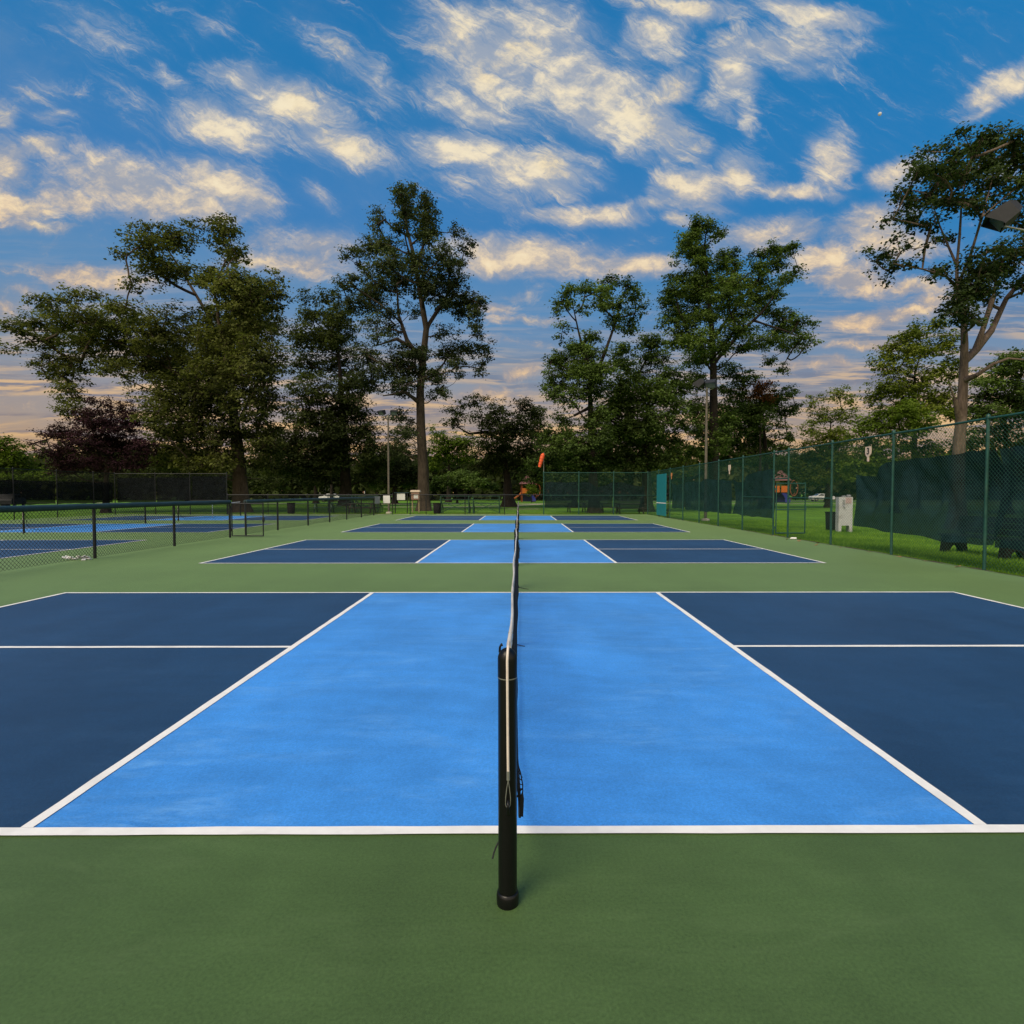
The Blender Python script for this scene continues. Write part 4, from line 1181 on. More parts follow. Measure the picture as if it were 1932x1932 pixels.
tree('silver_maple_tree', 'big leaning tree with pale bare trunk behind the right fence, beside the floodlight', 24, TX,
     [(985, 2190), (988, 1900), (998, 1720), (1010, 1550), (1018, 1400), (1025, 1200), (1020, 1050), (985, 900), (985, 780)],
     [(1000,75,30,30,.7),(1100,125,85,55,.9),(1200,95,75,55,.9),(1300,105,85,55,.9),(920,125,40,30,.6),(980,190,75,45,.9),(1150,220,135,65,1),(1300,230,95,75,1),(830,165,55,32,.6),(725,230,36,20,.5),(830,265,95,45,.9),(760,310,75,45,.9),(690,370,50,36,.8),(900,320,95,55,.9),
      (1020,300,95,55,.9),(1180,340,125,55,1),(1320,350,75,55,.9),(710,440,75,45,.9),(645,530,45,25,.7),(820,420,85,55,.9),(760,530,85,45,.8),(615,550,36,20,.5),(940,430,95,50,.8),(1080,440,105,50,.8),(1220,480,115,50,.8),(860,560,75,32,.7),(1330,560,50,50,.7),
      (660,640,36,25,.6),(600,720,55,36,.7),(700,690,45,25,.6),(495,715,28,20,.6),(560,770,55,30,.7),(640,780,65,34,.7),(740,770,55,24,.6),(600,865,26,16,.5),(830,835,45,30,.6),(920,640,65,30,.6),(850,660,45,25,.5),(900,810,55,32,.7),(1150,720,95,55,.8),(1280,700,85,65,.9),
      (1230,800,115,65,1),(1080,820,75,65,1),(1100,900,105,65,1),(1020,930,65,65,1),(1000,1020,75,55,.9),(1060,1070,55,45,.8),(1320,880,45,55,.8),(960,985,45,45,.7),(1150,960,65,45,.8),(1420,300,100,120,.9),(1430,600,90,120,.9),(1420,850,80,80,.8),(1400,150,80,60,.9)],
     LM['right'], M['barkP'], .31, .17, 1.25, .36, 28, .85, seed=19, flat=.75,
     limbs=[dict(p=[(1018, 1330), (1090, 1230, .6), (1170, 1130, 1), (1250, 960, 1.5), (1340, 850, 2), (1450, 780, 2)], r=.16), dict(p=[(1015, 1440), (1090, 1370, -.6), (1180, 1310, -1), (1260, 1280, -1.2), (1400, 1290, -1.5)], r=.09),
            dict(p=[(985, 780), (940, 680, .3), (890, 560, .5), (840, 400, .5)], r=.045), dict(p=[(985, 780), (1000, 620, 0), (1010, 450, 0), (1040, 260, 0)], r=.05), dict(p=[(1000, 900), (1060, 720, -.5), (1120, 520, -1), (1180, 300, -1)], r=.055),
            dict(p=[(990, 900), (930, 840, -.5), (800, 800, -1), (640, 770, -1.5)], r=.05), dict(p=[(1005, 1620), (975, 1500, -.3), (945, 1420, -.4)], r=.09), dict(p=[(1160, 1140), (1180, 950, .5), (1200, 800, .5)], r=.1)])
tree('broadleaf_tree', 'dark green tree behind the bare pale trunk at the right edge', 42, TX, [(1250, 2090), (1250, 1850), (1245, 1600)],
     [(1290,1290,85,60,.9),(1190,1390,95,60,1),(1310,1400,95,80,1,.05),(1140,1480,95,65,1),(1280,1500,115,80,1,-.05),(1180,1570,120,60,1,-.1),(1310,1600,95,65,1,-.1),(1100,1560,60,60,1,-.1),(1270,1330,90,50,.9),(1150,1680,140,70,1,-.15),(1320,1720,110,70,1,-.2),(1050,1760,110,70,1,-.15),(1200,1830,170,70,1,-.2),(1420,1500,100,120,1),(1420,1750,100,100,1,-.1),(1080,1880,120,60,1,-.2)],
     LM['maple'], M['barkD'], .35, .25, 1.0, .58, 34, .6, seed=20)
tree('broadleaf_tree', 'small green tree low at the far left edge of the picture', 62, TL, [(30, 1760), (35, 1680), (40, 1560)],
     [(30,1430,90,45,.9),(-40,1480,90,60,1),(80,1500,75,50,.9),(20,1560,120,60,1,-.05),(150,1560,70,45,.8,-.1),(-60,1620,100,60,1,-.15),(80,1630,110,50,1,-.2),(220,1610,70,40,.8,-.2)],
     LM['bright'], M['barkD'], .3, .30, 1.0, .7, 34, .6, seed=21)
tree('broadleaf_tree', 'dark spreading tree behind the back screens, low between the two maples', 62, TR, [(1010, 1850), (1005, 1750), (995, 1620)],
     [(900,1560,100,60,.8,-.1),(1020,1540,100,60,.7),(1100,1600,90,50,.7),(960,1640,110,50,.8,-.15),(850,1640,80,50,.9,-.15)],
     LM['yellow'], M['barkD'], .3, .30, 1.0, .7, 32, .6, seed=22, limbs=[dict(p=[(1005, 1700), (900, 1640, -1), (860, 1590, -1)], r=.14), dict(p=[(1005, 1720), (1100, 1650, 1), (1180, 1600, 1)], r=.14)])
tree('broadleaf_tree', 'low green tree beyond the open green gate, behind the right playground', 97, TR, [(1850, 1790), (1850, 1740), (1850, 1700)],
     [(1760,1560,100,60,1),(1900,1540,120,70,1),(1650,1600,90,60,1),(1830,1650,160,60,1,-.1),(1700,1680,120,50,1,-.2),(2000,1640,100,70,1,-.1),(2080,1560,100,80,1),(2150,1660,120,60,1,-.1)],
     LM['maple'], M['barkD'], .3, .44, 1.0, 1.1, 32, .6, seed=23)
tree('broadleaf_tree', 'wide dark tree behind the black screens, under the sycamore', 74, TL, [(1050, 1755), (1050, 1700), (1050, 1600)],
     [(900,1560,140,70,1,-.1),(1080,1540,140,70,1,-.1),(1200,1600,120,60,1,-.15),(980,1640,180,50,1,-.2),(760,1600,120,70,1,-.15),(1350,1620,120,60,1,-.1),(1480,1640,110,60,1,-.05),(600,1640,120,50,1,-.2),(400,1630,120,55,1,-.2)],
     LM['dark'], M['barkD'], .4, .36, 1.0, .9, 34, .5, seed=24)

tree('broadleaf_tree', 'low dark tree behind the lamp pole, filling the gap beside the tall bare trunk', 82, TC, [(585, 1870), (585, 1800), (590, 1700)],
     [(400,1730,90,70,1,-.1),(500,1690,100,80,1),(620,1700,100,80,1),(700,1750,70,60,1,-.1),(560,1770,100,45,1,-.15),(660,1620,70,60,.8),(450,1640,80,60,.9)],
     LM['dark'], M['barkD'], .35, .36, 1.2, .9, 34, .6, seed=31)
tree('broadleaf_tree', 'low dark tree between the sycamore and the dense dark tree, beyond the picnic table', 80, TC, [(130, 1870), (130, 1800), (130, 1700)],
     [(60,1700,100,70,1,-.1),(180,1700,100,80,1),(-60,1720,100,70,1,-.1),(120,1770,130,45,1,-.15),(-160,1700,100,80,1,-.05),(-20,1620,110,60,1)],
     LM['dark'], M['barkD'], .35, .36, 1.2, .9, 34, .6, seed=32)
tree('broadleaf_tree', 'low dark tree directly behind the black screens of the tall back fence', 60, TR, [(330, 1860), (330, 1780), (335, 1650)],
     [(180,1620,120,70,1,-.1),(330,1600,120,80,1,-.05),(480,1640,120,70,1,-.1),(250,1700,150,60,1,-.15),(450,1720,150,50,1,-.15),(80,1660,90,60,1,-.1)],
     LM['maple'], M['barkD'], .35, .28, 1.2, .7, 34, .6, seed=33)

# far-off wood closing the horizon (reads as one mass)
def wood():
    g = np.random.default_rng(77)
    n = 1100
    x = g.uniform(-230, 230, n); y = g.uniform(112, 150, n) + np.abs(x) * .06
    hgt = 9.0 + 2.5 * np.sin(x * .09) * np.sin(x * .037 + 1) + g.normal(0, 1, n)
    per = 90
    ci = np.repeat(np.arange(n), per)
    pos = np.stack([x[ci] + g.normal(0, 3, n * per), y[ci] + g.normal(0, 2, n * per), np.abs(g.uniform(0, 1, n * per)) ** .7 * np.maximum(3, hgt[ci])], 1)
    m = n * per
    nr = g.normal(0, 1, (m, 3)) + np.array([0, -.3, .7]); nr /= np.linalg.norm(nr, axis=1, keepdims=True)
    tg = np.cross(nr, g.normal(0, 1, (m, 3))); tg /= np.linalg.norm(tg, axis=1, keepdims=True); bt = np.cross(nr, tg)
    s = g.uniform(.8, 1.7, m)[:, None]
    V = np.stack([pos - tg * s * .5, pos + bt * s * .4, pos + tg * s * .5, pos - bt * s * .4], 1)
    tint = np.clip(.35 + g.normal(0, .2, n)[ci] + g.normal(0, .1, m), 0, 1)
    o = np_mesh('distant_woods', V.reshape(-1, 3), np.arange(m * 4).reshape(m, 4), LM['dark'], None, tint)
    tag(o, 'far-off dark wood along the horizon behind the park', 'wood', None, 'stuff')
wood()

# grass blades near the right fence and along the court edges
def grass():
    g = np.random.default_rng(5)
    n1, n2 = 90000, 24000
    u = g.uniform(0, 1, n1)
    y1 = 6 + 26 * u ** 1.4
    x1 = FX + .10 + g.gamma(1.3, 2.2, n1)
    x2 = g.uniform(-28, 12, n2); y2 = BY + .45 + g.gamma(1.2, 1.6, n2)
    x = np.concatenate([x1, x2]); y = np.concatenate([y1, y2])
    n = len(x)
    h = g.uniform(.03, .085, n); w = g.uniform(.006, .014, n) * (1 + y / 30)
    a = g.uniform(0, 6.28, n); le = g.uniform(-.6, .6, (n, 2)) * h[:, None]
    V = np.empty((n, 3, 3))
    V[:, 0] = np.stack([x - np.cos(a) * w / 2, y - np.sin(a) * w / 2, np.full(n, -.045)], 1)
    V[:, 1] = np.stack([x + np.cos(a) * w / 2, y + np.sin(a) * w / 2, np.full(n, -.045)], 1)
    V[:, 2] = np.stack([x + le[:, 0], y + le[:, 1], -.045 + h], 1)
    tint = np.clip(.45 + .25 * np.sin(x * 1.3 + 2 * np.sin(y * .7)) * np.sin(y * .9) + g.normal(0, .22, n), 0, 1)
    o = np_mesh('grass', V.reshape(-1, 3), np.arange(n * 3).reshape(n, 3), M['blade'], None, tint)
    tag(o, 'short green grass growing along the outside of the fences', 'grass', None, 'stuff')
grass()

# ------------------------------------------------------------------ signs on the right fence
def paddle(label, y, z, m, ink, digit=None, size=1.0):
    root = thing('paddle_sign', label, 'sign', (FX - .06, y, z), R(-90), 'paddle shaped signs on the right fence')
    s = size
    poly = [(-.03, -.20), (.03, -.20), (.032, -.09), (.10, -.03), (.115, .03), (.115, .15), (.13, .17), (-.10, .17), (-.115, .14), (-.115, .02), (-.09, -.04), (-.032, -.09)]
    b = MB(); b.prism([(x * s, q * s) for x, q in poly], (0, .018, 0), (0, 0, 0), (1, 0, 0), (0, 0, 1))
    b.build('board', m, root)
    if digit:
        cu = bpy.data.curves.new('digit', 'FONT'); cu.body = digit; cu.size = .23 * s; cu.align_x = 'CENTER'; cu.align_y = 'CENTER'; cu.extrude = .002; cu.offset = .006
        to = bpy.data.objects.new('digit', cu); COL.objects.link(to)
        dg = bpy.context.evaluated_depsgraph_get()
        me = bpy.data.meshes.new_from_object(to.evaluated_get(dg))
        bpy.data.objects.remove(to)
        me.materials.clear(); me.materials.append(ink)
        o = bpy.data.objects.new('number', me); COL.objects.link(o)
        o.parent = root; o.rotation_euler = (R(90), 0, 0); o.location = (0.005 * s, -.004, .05 * s)
    b = MB()
    for q in (-.06, .06):
        b.tube([(q * s, .02, .14 * s), (q * s, .06, .15 * s)], .004, 5)
    b.build('wire_tie', M['steel'], root)
    return root
paddle('cream paddle shaped sign with a black number 3 on the right fence', 14.67, 2.55, M['cream'], M['ink'], '3', 1.05)
paddle('cream paddle sign on the right fence, left of the open green gate', 24.35, 2.55, M['cream'], M['ink'], None, 1.1)
paddle('orange paddle sign on the right fence beside the teal practice board', 33.6, 2.55, M['orangepaddle'], M['ink'], None, 1.0)

# teal practice board
bb = thing('practice_board', 'teal practice board with a white net line at the far end of the fence', 'board', (FX - .22, 35.3, 0))
b = MB(); b.box((0, 0, 1.41), (.03, 2.3, 2.60), bev=.006); b.build('board', M['teal'], bb)
b = MB(); b.box((-.018, 0, .90), (.008, 2.3, .055)); b.build('net_line', M['white'], bb)
for z in (.3, 1.45, 2.5):
    b = MB(); b.box((.08, 0, z), (.12, 2.36, .09), bev=.01); b.build('support_rail', M['blackm'], bb)
for yv in (-1.05, 1.05):
    b = MB(); b.box((.15, yv, 1.3), (.03, .09, 2.6)); b.build('upright', M['blackm'], bb)

# ------------------------------------------------------------------ lamps
def floodlight_pole(label, x, y, h, aims, brown='polebrown', group='floodlight poles', reach=.42):
    root = thing('floodlight_pole', label, 'floodlight', (x, y, 0), 0, group)
    b = MB(); b.tube([(0, 0, -.05), (0, 0, h * .5), (0, 0, h - .55)], [.085, .072, .055], 14); b.build('pole', M[brown], root)
    b = MB(); b.lathe([(.22, -.04), (.22, .10), (.10, .13)], (0, 0, 0), 16); b.build('footing', M['concrete'], root)
    b = MB()
    b.tube([(-reach, 0, h - .30), (-reach, 0, h - .46), (-reach * .5, 0, h - .56), (0, 0, h - .58), (.2, 0, h - .56), (.42, 0, h - .46), (.42, 0, h - .30)], .024, 8)
    b.tube([(0, 0, h - .6), (0, 0, h - .45)], .05, 8)
    b.build('bracket', M['steel'], root)
    for (ox, yaw, pitch, sc) in aims:
        e = Euler((R(pitch), 0, R(yaw)))
        m = e.to_matrix()
        def T(p): return Vector((ox, 0, h - .22)) + m @ (Vector(p) * sc)
        hb = MB()
        # lamp head: tapered box, open lens side towards local -y
        f0 = [(-.27, -.20, -.20), (.27, -.20, -.20), (.27, -.20, .20), (-.27, -.20, .20)]
        f1 = [(-.25, .12, -.17), (.25, .12, -.17), (.25, .12, .17), (-.25, .12, .17)]
        f2 = [(-.14, .24, -.10), (.14, .24, -.10), (.14, .24, .10), (-.14, .24, .10)]
        vs = [T(p) for p in f0 + f1 + f2]
        hb.add(vs, [(3, 0, 4, 7), (0, 1, 5, 4), (1, 2, 6, 5), (2, 3, 7, 6), (7, 4, 8, 11), (4, 5, 9, 8), (5, 6, 10, 9), (6, 7, 11, 10), (11, 8, 9, 10)])
        # hood over the lens
        hd = [(-.28, -.20, .205), (.28, -.20, .205), (.28, -.36, .185), (-.28, -.36, .185), (-.28, -.20, .19), (.28, -.20, .19), (.28, -.36, .17), (-.28, -.36, .17)]
        hb.add([T(p) for p in hd], [(0, 1, 2, 3), (7, 6, 5, 4), (2, 6, 7, 3), (0, 4, 5, 1), (1, 5, 6, 2), (3, 7, 4, 0)])
        for sx in (-1, 1):
            tri = [(sx * .28, -.20, .20), (sx * .28, -.36, .18), (sx * .28, -.20, -.16)]
            tri2 = [(x - sx * .012, y_, z) for x, y_, z in tri]
            hb.add([T(p) for p in tri + tri2], [(0, 1, 2), (5, 4, 3), (0, 3, 4, 1), (1, 4, 5, 2), (2, 5, 3, 0)])
        hd_o = hb.build('lamp_head', M['lamp'], root)
        g_ = MB()
        g_.add([T(p) for p in ((-.245, -.205, -.175), (.245, -.205, -.175), (.245, -.205, .175), (-.245, -.205, .175))], [(0, 1, 2, 3)])
        g_.build('lens', M['lampglass'], hd_o)
    return root
floodlight_pole('floodlight pole with two grey lamp heads beside the tall bare trunk', -9.75, 42.2, 7.75, [(-.42, -28, 24, .9), (.42, 12, 24, .9)])
floodlight_pole('floodlight pole with two tilted lamp heads behind the right fence, in front of the maples', 10.3, 31.0, 7.75, [(-.34, -125, 35, 1.0), (.24, -35, 32, 1.05)])
floodlight_pole('nearest floodlight, grey lamp heads cut by the right edge of the picture', 11.5, 12.3, 7.74, [(-.98, -122, 34, .98), (.55, -60, 30, 1.2)], reach=1.05)

# ------------------------------------------------------------------ windsock
ws = thing('windsock', 'orange windsock hanging from a thin pole at the corner of the tall back fence', 'windsock', (1.76, BY + .12, 0))
b = MB(); b.tube([(0, 0, 0), (0, 0, 4.4)], .018, 8); b.tube([(0, 0, 4.38), (-.05, -.05, 4.42)], .012, 6); b.build('pole', M['steel'], ws)
b = MB(); rings = []
p0 = Vector((-.03, -.12, 4.36)); p1 = Vector((-.31, -.12, 3.36))
prof = [(0, .02), (.13, .135), (.2, .155), (.4, .15), (.6, .135), (.8, .12), (1.0, .10)]
b.tube([p0 + (p1 - p0) * t + Vector((random.uniform(-.008, .008), 0, 0)) for t, r in prof], [r for t, r in prof], 14)
sk = b.build('sock', M['windsock'], ws)
b = MB()
for t, r in ((.2, .158), (.42, .152), (.62, .136), (.82, .121)):
    q = p0 + (p1 - p0) * t; q2 = p0 + (p1 - p0) * (t + .015)
    b.tube([q, q2], r + .002, 14, cap=False)
b.build('seam', M['ink'], sk)

# ------------------------------------------------------------------ furniture
def trash_can(label, x, y, r=.28, h=.82, rz=0):
    root = thing('trash_can', label, 'trash can', (x, y, -.04), rz, 'black trash cans around the courts')
    b = MB(); b.lathe([(r * .86, 0), (r * .88, .02), (r, h * .94), (r * 1.0, h * .94)], n=22); b.build('drum', M['bin'], root)
    b = MB()
    b.lathe([(r * 1.06, h * .93), (r * 1.08, h * .96), (r * 1.02, h), (r * .85, h), (r * .83, h * .93)], n=22, caps=False)
    b.build('rim', M['bin'], root)
    b = MB(); b.lathe([(r * .84, h * .9), (r * .84, h * .91)], n=18); b.build('liner', M['blackm'], root)
trash_can('black trash can at the left end of the bleachers behind the middle back fence', -6.15, 42.2)
trash_can('dark trash can standing alone on the grass behind the left courts', -17.1, 42.3, .29, .84)
trash_can('short dark trash can beside the white drinking pedestal behind the right fence', P(1569, 985, 23.3).x, 23.3, .24, .78)

st = thing('drinking_pedestal', 'white weathered pedestal on two feet behind the right fence, next to a dark bin', 'pedestal', (P(1592, 990, 22.5).x, 22.5, -.04), R(-8))
b = MB()
b.prism([(-.26, 1.40), (.26, 1.40), (.26, .0), (.16, .0), (.14, .26), (-.14, .26), (-.16, .0), (-.26, .0)], (0, .30, 0), (0, -.15, 0))
b.build('body', M['stand'], st)
b = MB(); b.box((.10, -.156, 1.26), (.22, .012, .24), bev=.004); b.build('panel', M['pinkpanel'], st)
b = MB(); b.box((-.08, -.158, 1.20), (.08, .02, .18), bev=.005); b.tube([(-.08, -.15, 1.07), (-.08, -.20, 1.05), (-.08, -.21, 1.0)], .035, 8); b.build('spout', M['signback'], st)
b = MB(); b.box((-.02, 0, 1.43), (.12, .12, .05), bev=.01); b.box((.17, .02, 1.45), (.14, .14, .08), bev=.02); b.build('top_fitting', M['signback'], st)

def picnic_table(label, x, y, rz, length=1.8, m='wooddark'):
    root = thing('picnic_table', label, 'picnic table', (x, y, -.04), rz, 'picnic tables outside the fences')
    b = MB()
    for i in range(5):
        b.box((0, -.30 + i * .15, .735), (length, .138, .04), bev=.006)
    b.build('table_top', M[m], root)
    for s in (-1, 1):
        b = MB()
        for i in (0, 1):
            b.box((0, s * (.66 + i * .145), .435), (length, .135, .04), bev=.006)
        b.build('bench_seat', M[m], root)
    for s in (-1, 1):
        xx = s * (length / 2 - .28)
        b = MB()
        for t in (-1, 1):
            b.bar((xx, t * .28, .715), (xx, t * .62, 0), .09, .045)
        b.bar((xx + .05, -.8, .395), (xx + .05, .8, .395), .09, .04)
        b.bar((xx + .05, -.36, .69), (xx + .05, .36, .69), .07, .04)
        b.build('leg_frame', M[m], root)
    return root
def park_bench(label, x, y, rz):
    root = thing('park_bench', label, 'bench', (x, y, -.045), rz)
    for s_ in (-1, 1):
        b = MB()
        arch = [(-.33, 0), (-.17, 0), (-.12, .14), (-.05, .20), (.05, .20), (.12, .14), (.17, 0), (.33, 0), (.27, .40), (.30, .44), (-.30, .44), (-.27, .40)]
        b.prism(arch, (.16, 0, 0), (s_ * .88 - .08, 0, 0), (0, 1, 0), (0, 0, 1))
        b.box((s_ * .88, .26, .64), (.10, .08, .50), (R(-10), 0, 0), bev=.01)
        b.build('leg', M['bin'], root)
    for q in range(4):
        b = MB(); b.box((0, -.24 + q * .15, .465), (2.1, .135, .045), bev=.006); b.build('seat_plank', M['wooddark'], root)
    for q in range(3):
        b = MB(); b.box((0, .22 + q * .03, .60 + q * .15), (2.1, .04, .125), (R(-10), 0, 0), bev=.006); b.build('back_plank', M['wooddark'], root)
park_bench('dark park bench showing its arched legs below the big sagging navy windscreen', 11.6, 14.0, R(-88))
picnic_table('picnic table behind the left bay of the tall back fence', 4.7, 46.0, R(4))
picnic_table('picnic table behind the middle bay of the tall back fence, right of the tree trunk', 7.0, 44.2, R(-30))
picnic_table('picnic table closest behind the right bay of the tall back fence', 8.2, 41.6, R(3), 2.3)
picnic_table('green picnic table behind the left courts, between the trash can and the tree', -15.4, 44.5, R(8), 1.8, 'greenwood')
picnic_table('small dark picnic table far on the lawn left of the house', -26, 80, R(20), 2.4)
picnic_table('dark picnic table just left of the signs behind the left courts', -12.0, 43.2, R(-6), 2.2)

def bleacher(label, x, y, w, rz=0):
    root = thing('bleacher', label, 'bleacher', (x, y, -.04), rz, 'green bleachers behind the back fence')
    rows = [(0, .42), (.62, .74), (1.24, 1.06)]
    for (dy, z) in rows:
        b = MB(); b.box((0, -dy, z), (w, .26, .045), bev=.006); b.build('seat_plank', M['greenwood'], root)
        if dy > 0:
            b = MB(); b.box((0, -dy + .36, z - .32), (w, .24, .04), bev=.006); b.build('foot_plank', M['greenwood'], root)
    for t in (-.47, -.02, .05, .47):
        b = MB(); xx = t * w
        b.bar((xx, .15, .02), (xx, -1.45, .02), .05); b.bar((xx, .1, .38), (xx, -1.36, 1.06), .05)
        for (dy, z) in rows: b.bar((xx, -dy, .02), (xx, -dy, z - .02), .05)
        b.bar((xx, -1.40, .0), (xx, -1.40, 1.36), .055)
        b.build('frame', M['greenwood'], root)
    b = MB()
    for (a, c) in ((-.47, -.02), (.05, .47)):
        b.bar((a * w, -1.44, .08), (c * w, -1.44, .98), .035); b.bar((a * w, -1.46, .98), (c * w, -1.46, .08), .035)
    b.build('cross_brace', M['greenwood'], root)
    b = MB(); b.tube([(-.47 * w, -1.40, 1.33), (.47 * w, -1.40, 1.33)], .022, 8); b.build('back_rail', M['greenwood'], root)
bleacher('green bleachers with cross braces behind the middle back fence, right of the trash can', -3.7, 43.9, 4.7)
bleacher('green bleachers behind the left courts, in front of the dark tree trunk', -13.2, 46.2, 4.2)

# notice signs
def flat_sign(label, x0, x1, z0, z1, y, m, lines=0):
    root = thing('notice_sign', label, 'sign', ((x0 + x1) / 2, y, (z0 + z1) / 2), 0, 'notice signs at the back corner')
    w, h = x1 - x0, z1 - z0
    b = MB(); b.box((0, 0, 0), (w, .012, h), bev=.003); b.build('board', m, root)
    b = MB()
    for sx in (-1, 1):
        for sz in (-1, 1): b.tube([(sx * w * .45, -.012, sz * h * .45), (sx * w * .45, .05, sz * h * .45)], .006, 6)
    b.build('fixing', M['steel'], root)
flat_sign('white notice sign on the low fence beside the back left corner post', -9.62, -9.14, .80, 1.34, BY - .07, M['sign'])
s_ = thing('notice_sign', 'grey notice sign on the low fence, just left of the white sign', 'sign', (LFX + .08, 38.9, 1.04), 0, 'notice signs at the back corner')
b = MB(); b.box((0, 0, 0), (.012, 1.4, .50), bev=.003); b.build('board', M['signback'], s_)
b = MB()
for q in (-.6, .6): b.tube([(-.06, q, .22), (.012, q, .22)], .006, 6)
b.build('fixing', M['steel'], s_)
nb = thing('notice_board', 'white notice board under a dark bar on two posts in the back gate opening', 'notice board', (-8.95, 43.0, 0))
b = MB(); b.box((-.05, 0, 1.24), (.62, .03, .50), bev=.005); b.build('board', M['sign'], nb)
b = MB(); b.box((0, 0, 1.545), (1.15, .16, .05), bev=.012); b.build('roof_bar', M['pad'], nb)
for q in (-.50, .42):
    b = MB(); b.box((q, .03, .74), (.06, .06, 1.56)); b.build('post', M['bpost'], nb)

kk = thing('wooden_box', 'small faded red wooden box on two timber posts beside the tall bare trunk', 'box', (-8.25, 45.0, -.04))
b = MB(); b.box((0, 0, 1.33), (.66, .40, .62), bev=.01); b.build('box', M['kiosk'], kk)
b = MB(); b.prism([(-.40, 1.64), (.40, 1.64), (.34, 1.80), (-.34, 1.80)], (0, .54, 0), (0, -.27, 0)); b.build('lid', M['cream'], kk)
b = MB(); b.box((.06, -.206, 1.30), (.34, .012, .34)); b.build('front_panel', M['sign'], kk)
for q in (-.26, .26):
    b = MB(); b.box((q, 0, .5), (.09, .09, 1.04)); b.build('post', M['tanwood'], kk)
k2 = dup(kk); k2.location = (13.6, 60.0, -.04); k2['label'] = 'small wooden box on pale posts seen beyond the tall back fence corner'

# white plastic bottle and scrap lying at the fence feet
b = MB(); b.tube([(0, -.09, .035), (0, .05, .035), (0, .08, .03), (0, .10, .03)], [.034, .035, .02, .014], 10)
o = b.build('plastic_bottle', M['white'], None, (FX - .22, 18.25, .008)); o.rotation_euler = (0, 0, R(72)); tag(o, 'white plastic bottle lying on the court below the green gate', 'bottle')
b = MB()
for q in range(9):
    b.box((random.uniform(-.20, .20), random.uniform(-.08, .08), random.uniform(.02, .07)), (.20, .08, .02), (random.uniform(-.5, .5), random.uniform(-.4, .4), random.uniform(0, 3)), bev=.004)
o = b.build('crumpled_bag', M['sign'], None, (LFX - .12, 12.75, .01)); tag(o, 'crumpled pale bag lying at the foot of the low left fence', 'bag')

# fallen leaves along the right edge
lm_ = MB()
lm_.add([(-.05, 0, 0), (-.02, -.025, .012), (.03, -.022, .006), (.055, 0, .016), (.028, .024, .01), (-.02, .028, .002)], [(0, 1, 2, 3), (0, 3, 4, 5)])
lf = lm_.build('fallen_leaf', M['leafbrown'])
tag(lf, 'small dry brown leaf lying along the right edge of the courts', 'leaf', 'dry leaves along the right fence')
spots = [(8.86, 15.4), (8.97, 13.2), (8.8, 17.6), (8.98, 17.9), (8.9, 18.6), (9.0, 12.4), (8.94, 14.3), (8.7, 18.2), (9.02, 16.9), (8.8, 21.5), (8.95, 11.4), (9.0, 19.9), (8.6, 16.2)]
for i, (x, y) in enumerate(spots):
    o = lf if i == 0 else lf.copy()
    if i: COL.objects.link(o)
    o.location = (x, y, .010); o.rotation_euler = (random.uniform(-.2, .2), random.uniform(-.2, .2), random.uniform(0, 6)); s = random.uniform(.8, 1.7); o.scale = (s, s, s)

# ------------------------------------------------------------------ playgrounds
def playground(label, x, y, sc, rz, full=True):
    root = thing('play_structure', label, 'playground', (x, y, -.04), rz, 'play structures in the park')
    root.scale = (sc, sc, sc)
    for (px_, py_) in ((-1.2, -.8), (.9, -.8), (-1.2, .8), (.9, .8)):
        b = MB(); b.tube([(px_, py_, 0), (px_, py_, 3.4)], .07, 8); b.build('post', M['orange2'], root)
    b = MB(); b.box((-.15, 0, 1.5), (2.3, 1.7, .10), bev=.02); b.build('deck', M['blackm'], root)
    b = MB()
    b.add([(-1.6, -1.2, 3.3), (1.3, -1.2, 3.3), (1.3, 1.2, 3.3), (-1.6, 1.2, 3.3), (-.15, 0, 5.0)], [(0, 1, 4), (1, 2, 4), (2, 3, 4), (3, 0, 4), (3, 2, 1, 0)])
    b.build('roof', M['redroof'], root)
    for (px_, w_) in ((-.7, .9), (.4, .9)):
        b = MB(); b.box((px_, -.86, 2.05), (w_, .08, .95), bev=.03); b.build('side_panel', M['orange'], root)
    b = MB()
    for i in range(9):
        t0, t1 = i / 9, (i + 1) / 9
        b.bar((-1.3 - 2.0 * t0, -.3, 1.6 - 1.45 * t0 ** .8), (-1.3 - 2.0 * t1, -.3, 1.6 - 1.45 * t1 ** .8), .62, .06)
    for s in (-.62, .02):
        b.tube([(-1.3 - 2.0 * i / 9, s, 1.78 - 1.45 * (i / 9) ** .8) for i in range(10)], .05, 6)
    b.build('slide', M['orange'], root)
    b = MB()
    b.tube([(1.6 + .5 * math.cos(a), -.9, 2.2 + 1.1 * math.sin(a)) for a in [k * math.pi / 12 for k in range(0, 25)]], .06, 6, cap=False)
    b.build('climbing_loop', M['orange2'], root)
    b = MB()
    for i in range(8):
        t0, t1 = i / 8, (i + 1) / 8
        b.bar((.3 + .5 * math.sin(t0 * 2), -.9 - 1.4 * t0, 1.45 - 1.3 * t0), (.3 + .5 * math.sin(t1 * 2), -.9 - 1.4 * t1, 1.45 - 1.3 * t1), .7, .10)
    b.build('tube_slide', M['blueplay'], root)
    b = MB(); b.box((.0, .3, .75), (1.9, .08, 1.3), bev=.03); b.build('lower_panel', M['blueplay'], root)
    b = MB()
    for k in range(6): b.bar((1.0 + .12 * k, -.3, .25 + .22 * k), (1.0 + .12 * k, .4, .25 + .22 * k), .05)
    b.tube([(1.0, -.3, .1), (1.75, -.3, 1.5)], .035, 6); b.tube([(1.0, .4, .1), (1.75, .4, 1.5)], .035, 6)
    b.build('ladder', M['orange2'], root)
    return root
